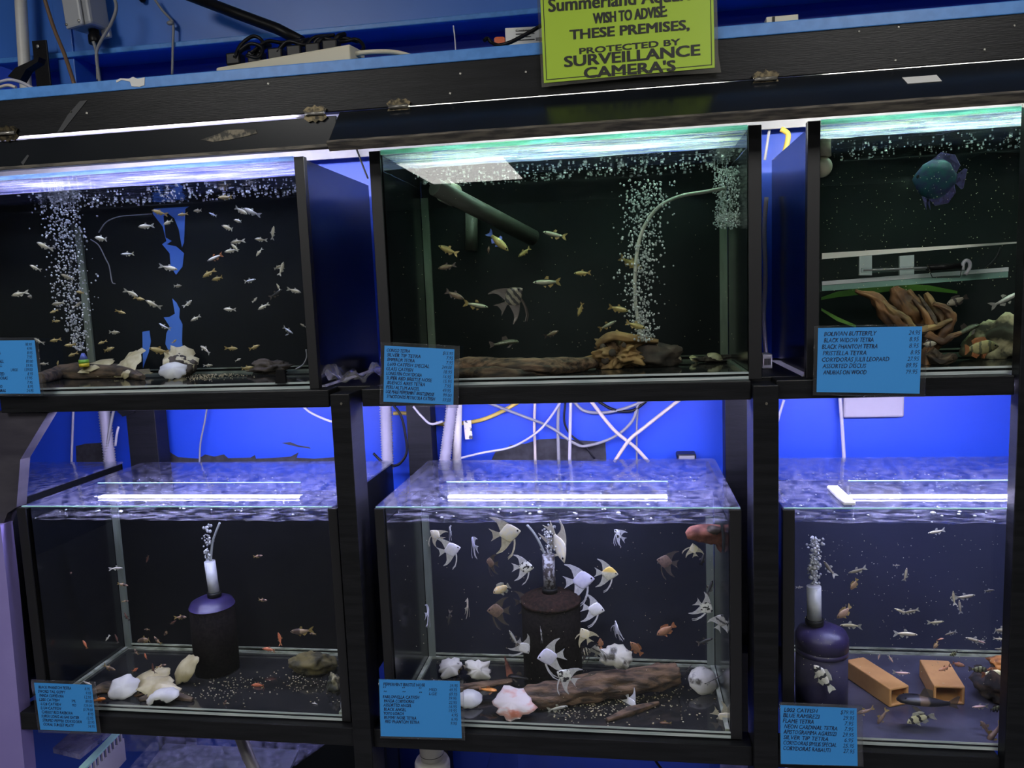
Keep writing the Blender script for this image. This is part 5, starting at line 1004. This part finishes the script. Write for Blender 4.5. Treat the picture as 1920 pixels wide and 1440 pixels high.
d = Vector((b.x-a.x, b.y-a.y, 0)); L = d.length; Mx = Matrix.Translation((a.x, a.y, ZS+.001)) @ Matrix.Rotation(math.atan2(d.y, d.x), 4, 'Z')
MB().box(0, L, 0, .05, 0, .030, .003, Mx).build('body', CREAMP, t)
MB().tube(P3([(652, 104, .02), (680, 99, .02), (715, 97, .02), (745, 99, .03), (772, 106, .04)]), .0042, 10).build('cord', CREAMP, t)
rnd = random.Random(4)
for k, (px, py) in enumerate(((442, 112), (482, 108), (520, 103), (555, 98), (590, 94), (622, 88))):
    p = at(px, py, .07-.07*(px-405)/260+.02)
    pl = thing('power_plug', f'{ORD[k]} black plug from the left on the power strip', 'plug', p, 'black plugs on the power strip')
    MB().box(p.x-.014, p.x+.014, p.y-.012, p.y+.012, p.z-.012, p.z+.010, .003).build('body', BLACKP, pl)
    MB().tube([p+Vector((.004, 0, .008)), p+Vector((.012, .004, .018)), p+Vector((.018, .02, .026))], .0045, 8).build('grip', BLACKP, pl)
for k, l in enumerate(([(440, 108, .05), (452, 84, .06), (475, 68, .07), (492, 78, .07), (488, 100, .05)], [(448, 96, .05), (470, 82, .05), (492, 90, .05), (484, 108, .04), (462, 104, .04)], [(470, 100, .05), (500, 78, .06), (530, 80, .07), (560, 76, .08), (600, 74, .08)], [(520, 98, .05), (540, 78, .05), (572, 84, .05), (590, 70, .06), (628, 66, .07)], [(585, 90, .05), (600, 72, .05), (640, 78, .05), (668, 74, .06), (682, 88, .05), (672, 104, .04)], [(600, 86, .06), (640, 72, .07), (672, 78, .07)])):
    tube_thing('plug_cable', f'{("leftmost high", "leftmost low", "second", "third", "right looping", "rightmost short")[k]} black cable arching over the power strip', 'cable', P3(l), .0034, BLACKP, 8, 'black cables tangled over the power strip')
tube_thing('cable_tie', 'thin white cable tie standing up on the shelf', 'cable tie', P3([(850, 48, .02), (853, 75, .02), (855, 110, .02)]), .0013, WHC, 6)
t = thing('carton', 'white cardboard carton with an orange end beside the lime sign', 'carton', at(980, 70, .03))
a, b = at(948, 84, .03), at(1034, 76, .03); Mx = Matrix.Translation((a.x, .03, ZS+.0015)) @ Matrix.Rotation(R(6), 4, 'Z')
MB().box(0, .095, 0, .05, 0, .042, .001, Mx).build('box', PAPERW, t); MB().box(-.020, -.0005, 0.002, .048, 0, .030, .004, Mx).build('orange_end', ORANGE, t)
m = MB()
for i in range(4): m.box(.018, .05-.006*(i % 2), -.0006, 0, .020+i*.005, .0215+i*.005, 0, Mx)
for i in range(9): m.box(.052+i*.0017, .0528+i*.0017, -.0006, 0, .018, .0235, 0, Mx)
m.build('print', BINK, t)
m = MB(); text_into(m, 'Carton', Mx @ Vector((.018, -.0007, .0385-.0035)), Mx @ Vector((.042, -.0007, .035)), .004, 0, 0); m.build('lettering', BINK, t)
tube_thing('cable', 'black cable crossing in front of the white carton', 'cable', P3([(908, 76, .005), (914, 72, .01), (922, 80, .01), (935, 85, .0), (955, 80, -.005), (985, 65, -.005), (1015, 48, -.005)]), .0032, BLACKP, 8)
t = thing('adhesive_stub', 'small cream plastic stub at the back of the shelf, right of the sign', 'stub', at(1465, 30, .03))
a, b = at(1437, 34, .01), at(1497, 26, .01); MB().box(a.x, b.x, .01, .03, ZS+.0005, ZS+.0175, .001).build('body', CREAMP, t); MB().box(a.x+.009, a.x+.013, .0085, .0105, ZS+.001, ZS+.0165).build('mark', BLACKP, t)
# ---- behind the lower tanks
YW = .452
def corr(label, a, b, r, Y):
    A, B = at(*a, Y), at(*b, Y); n = 26; m = MB(); pts = [A+(B-A)*i/(n*2) for i in range(n*2+1)]
    m.tube(pts, r, 16, False, rads=[r*(1 if i % 2 else .76) for i in range(n*2+1)]); return one('corrugated_hose', m, mat('milky_corrugated', (.30, .29, .34), .35) if 'milky_corrugated' not in MATS else MATS['milky_corrugated'], label, 'hose', 'corrugated hoses behind the lower tanks')
corr('ribbed grey hose behind the lid of the lower left bay', (194, 755), (208, 884), .0155, .41)
corr('ribbed hose right of the first middle post, lower bay', (723, 755), (727, 880), .0155, .41)
corr('ribbed hose leaning left beside the white pipe', (848, 755), (832, 880), .0145, .41)
tube_thing('standpipe', 'white plastic pipe behind the ribbed hose', 'pipe', P3([(858, 752, .43), (856, 880, .43)]), .011, PVC, 16)
for k, (l, r, m, lb) in enumerate((
  ([(138, 760, YW), (136, 810, YW), (134, 870, YW)], .003, WHC, 'lilac white cable straight down the wall at the far left'),
  ([(213, 770, .40), (205, 810, .40), (196, 870, .40)], .0035, GREYC, 'grey cable slanting over the left ribbed hose'),
  ([(222, 800, .41), (219, 815, .41), (216, 836, .41)], .003, WHC, 'short white tube end right of the left ribbed hose'),
  ([(388, 765, YW), (384, 790, YW), (376, 830, YW), (374, 870, YW)], .0022, GREYC, 'thin dark cable down the wall of the left bay'),
  ([(566, 760, .42), (585, 775, .42), (620, 790, .42), (640, 792, .42)], .003, WHC, 'white cable curving behind the first post'),
  ([(738, 775, .462), (765, 776, .462), (810, 792, .462), (850, 795, .462), (900, 788, .462), (940, 772, .462), (975, 752, .462)], .0048, YEL, 'yellow hose looping across the back wall'),
  ([(738, 760, .40), (752, 780, .40), (760, 815, .40), (762, 850, .40), (745, 872, .40), (720, 868, .40), (700, 850, .40)], .0032, BLACKP, 'black cable looping round the ribbed hose near the post'),
  ([(775, 762, .40), (790, 780, .40), (808, 795, .40), (830, 790, .40)], .0028, WHC, 'thin white cable hanging beside the rear post'),
  ([(1003, 755, YW), (1002, 800, YW), (1004, 870, YW)], .0035, BEIGE, 'beige cable straight down the middle of the bay wall'),
  ([(845, 864, .43), (900, 850, .43), (960, 838, .43), (1005, 812, .43), (1030, 785, .43), (1050, 755, .43)], .0028, WHC, 'long white cable rising from the white pipe'),
  ([(915, 755, .44), (980, 780, .44), (1030, 800, .44), (1075, 830, .44), (1100, 836, .44), (1150, 820, .44), (1185, 790, .44), (1198, 752, .44)], .0034, GREYC, 'dark grey cable sagging in a wide curve'),
  ([(1048, 755, .445), (1046, 800, .445), (1048, 870, .445)], .0038, GREYC, 'grey cable down the wall left of the lilac one'),
  ([(1070, 755, .44), (1069, 800, .44), (1068, 870, .44)], .0038, WHC, 'lilac white cable down the wall beside the grey one'),
  ([(1060, 755, .445), (1058, 790, .445), (1070, 815, .445), (1095, 835, .445), (1115, 860, .445)], .0024, BLACKP, 'thin black cable drooping from behind the lilac cable'),
  ([(1075, 752, .44), (1095, 770, .44), (1130, 774, .44), (1170, 766, .44), (1208, 752, .44)], .0036, GREYC, 'upper dark cable in a shallow loop'),
  ([(1118, 750, .44), (1150, 768, .44), (1185, 770, .44), (1212, 752, .44)], .0034, BLACKP, 'short black cable loop above the crossing cables'),
  ([(1108, 752, .43), (1150, 805, .43), (1190, 838, .43), (1216, 866, .43)], .0042, BEIGE, 'beige cable running down to the right in the cross'),
  ([(1276, 748, .425), (1210, 800, .425), (1180, 825, .425), (1152, 866, .425)], .0042, BEIGE, 'beige cable running down to the left in the cross'),
  ([(1197, 755, YW), (1194, 800, YW), (1194, 870, YW)], .0022, GREYC, 'thin grey cable behind the crossing beige cables'),
  ([(1470, 750, .45), (1462, 775, .45), (1454, 805, .45)], .003, WHC, 'white cable end at the left of the right bay'),
  ([(1575, 745, YW), (1579, 800, YW), (1583, 865, YW)], .004, WHC, 'lilac white cable down the wall of the right bay'),
  ([(1464, 242, .37), (1472, 246, .37), (1478, 255, .37), (1472, 285, .37)], .0055, YEL, 'yellow hose arching in the gap between upper tanks'),
  ([(1445, 228, .42), (1440, 260, .42), (1434, 300, .42)], .0028, WHC, 'thin white cable in the gap between upper tanks'),
  ([(1437, 370, .36), (1433, 430, .36), (1435, 520, .36), (1432, 600, .36), (1438, 680, .36)], .0045, WHC, 'white cable hanging in the gap beside the blue reflecting panel'),
  ([(668, 278, .38), (680, 310, .38), (690, 335, .38)], .0022, BLACKP, 'thin black cable in the gap left of the middle tank'),
  ([(1224, 1414, .05), (1230, 1428, .05), (1244, 1446, .05)], .0026, BLACKP, 'black cable hanging below the lower middle crossbeam'),
  ([(640, 1285, .03), (645, 1300, .03), (641, 1325, .03), (648, 1350, .03)], .003, GREYC, 'grey cable beside the lower left corner strip'))):
    tube_thing('cable' if m is not YEL else 'hose', lb, 'cable' if m is not YEL else 'hose', P3(l), r, m, 8)
a, b = at(1582, 748, .448), at(1695, 782, .448)
one('wall_box', MB().box(a.x, b.x, .446, .4698, b.z, b.z+.07, .004), mat('lilac_grey_plastic', (.36, .34, .38), .4), 'white plastic box on the blue wall of the right bay', 'wall box')
a, b = at(869, 789, .44), at(886, 823, .44)
one('cable_tag', MB().prism([(a.x, a.z), (b.x-.002, a.z+.001), (b.x, b.z), (a.x+.002, b.z-.001)], .440, .4425), mat('worn_tag', (.72, .70, .70), .5, col2=(.08, .08, .08), scale=90, lo=.55, hi=.6), 'worn white tag hanging from the yellow hose', 'tag')
t = thing('power_plug', 'black plug on the wall edge right of the crossing cables', 'plug', at(1286, 855, .44)); a, b = at(1269, 862, .44), at(1305, 850, .44)
MB().box(a.x, b.x, .43, .469, a.z, b.z, .003).build('body', BLACKP, t); MB().box(a.x+.004, b.x-.004, .427, .4298, a.z+.003, b.z-.003, .001).build('face', GREYC, t)
t = thing('valve', 'small black tap at the right end of the right bay', 'valve', at(1903, 845, .3)); p = at(1903, 842, .3)
MB().box(p.x-.008, p.x+.02, .29, .31, p.z-.012, p.z+.012, .003).build('body', BLACKP, t); MB().box(p.x-.004, p.x+.02, .295, .305, p.z+.012, p.z+.032, .002).build('lever', BLACKP, t)
m = MB(); rnd = random.Random(3); P = [atz(612, 700, 1.343), atz(700, 700, 1.343)]
gx0, gx1 = at(612, 700, .06).x, at(712, 700, .06).x; V = []
for j in range(9):
    V.append([m.b.verts.new((gx0+(gx1-gx0)*i/16, .035+.10*j/8, 1.3432+.030*(abs(math.sin(i*.5+j*.4))*.5+.5*abs(noise.noise(Vector((i*.6, j*.7, 2)))))*(1 if 0 < j else .6)+(.018 if i < 2 or i > 13 else 0))) for i in range(17)])
for j in range(8):
    for i in range(16): m.b.faces.new((V[j][i], V[j][i+1], V[j+1][i+1], V[j+1][i]))
one('plastic_bag', m, BAG, 'crumpled clear plastic bag stuffed between the upper left and middle tanks', 'bag')
t = thing('barcode_box', 'white box with a barcode at the bottom of the right gap', 'box', at(1440, 690, .15)); a, b = at(1430, 708, .16), at(1448, 664, .16)
MB().box(a.x, b.x, .16, .2, 1.3412, b.z, .001).build('box', PAPERW, t); m = MB()
for i in range(8): m.box(a.x+.003+i*.0016, a.x+.0038+i*.0016, .1594, .16, 1.348, 1.36)
m.build('barcode', BINK, t)
# ================================================================ bottom tier, just below the lower beams
def slab(name, label, cat, corners, Z, th, m, parts=()):
    P = [atz(a, b, Z) for a, b in corners]; return one(name, MB().prism([(p.x, p.y) for p in P], Z, Z+th, 'z'), m, label, cat)
ZB = .50
t = thing('aquarium', 'glass walls of a further aquarium under the lower left beam', 'aquarium', (-.4, .2, .1))
for b_ in ((-.53, -.525, .02, .40, .1, ZB-.002), (-.13, -.125, .02, .40, .1, ZB-.002), (-.525, -.13, .395, .40, .1, ZB-.002)): MB().box(*b_).build('pane', GLASS, t)
MB().box(-.53, -.125, .02, .40, .0, .10).build('base', FLOORM, t)
MB().box(-.525, -.13, .38, .394, .1, ZB-.002).build('back_panel', BACK, t)
t = thing('aquarium', 'glass walls of a further aquarium under the lower middle beam', 'aquarium', (.3, .2, .1))
for b_ in ((.16, .165, .02, .40, .1, ZB+.08), (.62, .625, .02, .40, .1, ZB+.08), (.165, .62, .395, .40, .1, ZB+.08), (.165, .62, .02, .025, .1, ZB+.08)): MB().box(*b_).build('pane', GLASS, t)
MB().box(.16, .625, .02, .40, .0, .10).build('base', FLOORM, t)
FROST = sheet('frosted_lid', (.7, .7, .85), .05, rough=.15, film=.75, filmcol=(.62, .60, .85), fs=30, lo=.25, hi=.7)
slab('glass_cover', 'wet frosted glass piece below the lower left price card', 'glass cover', [(100, 1412), (142, 1374), (222, 1366), (150, 1424)], .53, .012, FROST)
slab('glass_cover', 'large clear glass pane leaning below the lower left beam', 'glass cover', [(240, 1446), (312, 1366), (625, 1384), (540, 1446)], .512, .005, LID)
slab('glass_cover', 'small glass square on the clear pane', 'glass cover', [(398, 1446), (405, 1427), (448, 1430), (444, 1446)], .518, .004, CLEAR)
slab('tray_board', 'grey board showing through the clear glass pane', 'board', [(275, 1446), (310, 1400), (560, 1412), (545, 1446)], ZB-.001, .008, mat('grey_tray', (.05, .05, .065), .6))
t = thing('overflow_box', 'pale overflow box with a slotted comb edge, bottom left', 'filter box', atz(200, 1420, .5))
A, B = atz(150, 1446, .52), atz(222, 1372, .52); d = (B-A); L = d.length; Mx = Matrix.Translation((A.x, A.y, ZB)) @ Matrix.Rotation(math.atan2(d.y, d.x), 4, 'Z')
MB().box(0, L, -.012, -.008, -.05, .004, 0, Mx).build('wall', mat('pale_lilac_plastic', (.5, .48, .58), .4), t); MB().box(0, L, -.014, .002, .024, .029, 0, Mx).build('rim', TEAL, t)
for i in range(10): MB().box(L*(i+.1)/10, L*(i+.5)/10, -.013, -.009, .004, .024, 0, Mx).build('tooth', MATS['pale_lilac_plastic'], t)
MB().box(L+.001, L+.005, -.10, .0, -.03, .03, 0, Mx).build('end_pane', LID, t)
tube_thing('drain_pipe', 'grey drain pipe slanting under the lower left beam', 'pipe', P3([(446, 1366, .10), (462, 1410, .08), (480, 1450, .06)]), .0125, mat('grey_pipe', (.16, .15, .17), .4), 16)
t = thing('drain_pipe', 'white drain pipe with a coupling under the lower middle card', 'pipe', at(810, 1420, .10)); p = at(809, 1400, .10); q = at(812, 1420, .10)
MB().lathe([(.0245, q.z-.002), (.0245, .665)], (p.x, .10, 0), 28).build('pipe', PVC, t); MB().lathe([(.0245, q.z-.25), (.036, q.z-.25), (.036, q.z-.010), (.033, q.z-.003), (.0247, q.z)], (p.x, .10, 0), 28).build('coupling', PVC, t)
MB().lathe([(.0249, q.z+.010), (.0249, q.z+.0108)], (p.x, .10, 0), 28).build('mark_line', BINK, t)
slab('glass_cover', 'bright wet glass lid under the lower right beam', 'glass cover', [(1470, 1446), (1500, 1405), (1900, 1425), (1890, 1446)], .575, .005, FROST)
slab('glass_block', 'pale glass block left of the second middle post, bottom edge', 'glass cover', [(1350, 1446), (1352, 1420), (1398, 1424), (1402, 1446)], .54, .012, FROST)
def added_low_bar(label, x0, x1, y, z, s):  # bars added out of view to light the bottom tier
    t = thing('light_bar', label, 'lamp', (x0, y, z)); MB().box(x0, x1, y-.006, y+.006, z, z+.004).build('lamp_strip', LOWL, t); MB().box(x0, x1, y-.008, y+.008, z+.0045, z+.012, .001).build('housing', BLACKP, t)
LOWL = lamp('added_low_light', C_LO, 17)
added_low_bar('added unseen light bar under the lower left aquarium, behind its crossbeam', -.65, -.2, .18, .63, 1)
added_low_bar('added unseen light bar under the lower right aquarium, behind its crossbeam', .78, 1.25, .16, .63, 1)
added_low_bar('added unseen light bar under the lower middle aquarium, behind its crossbeam', .2, .58, .25, .63, 1)
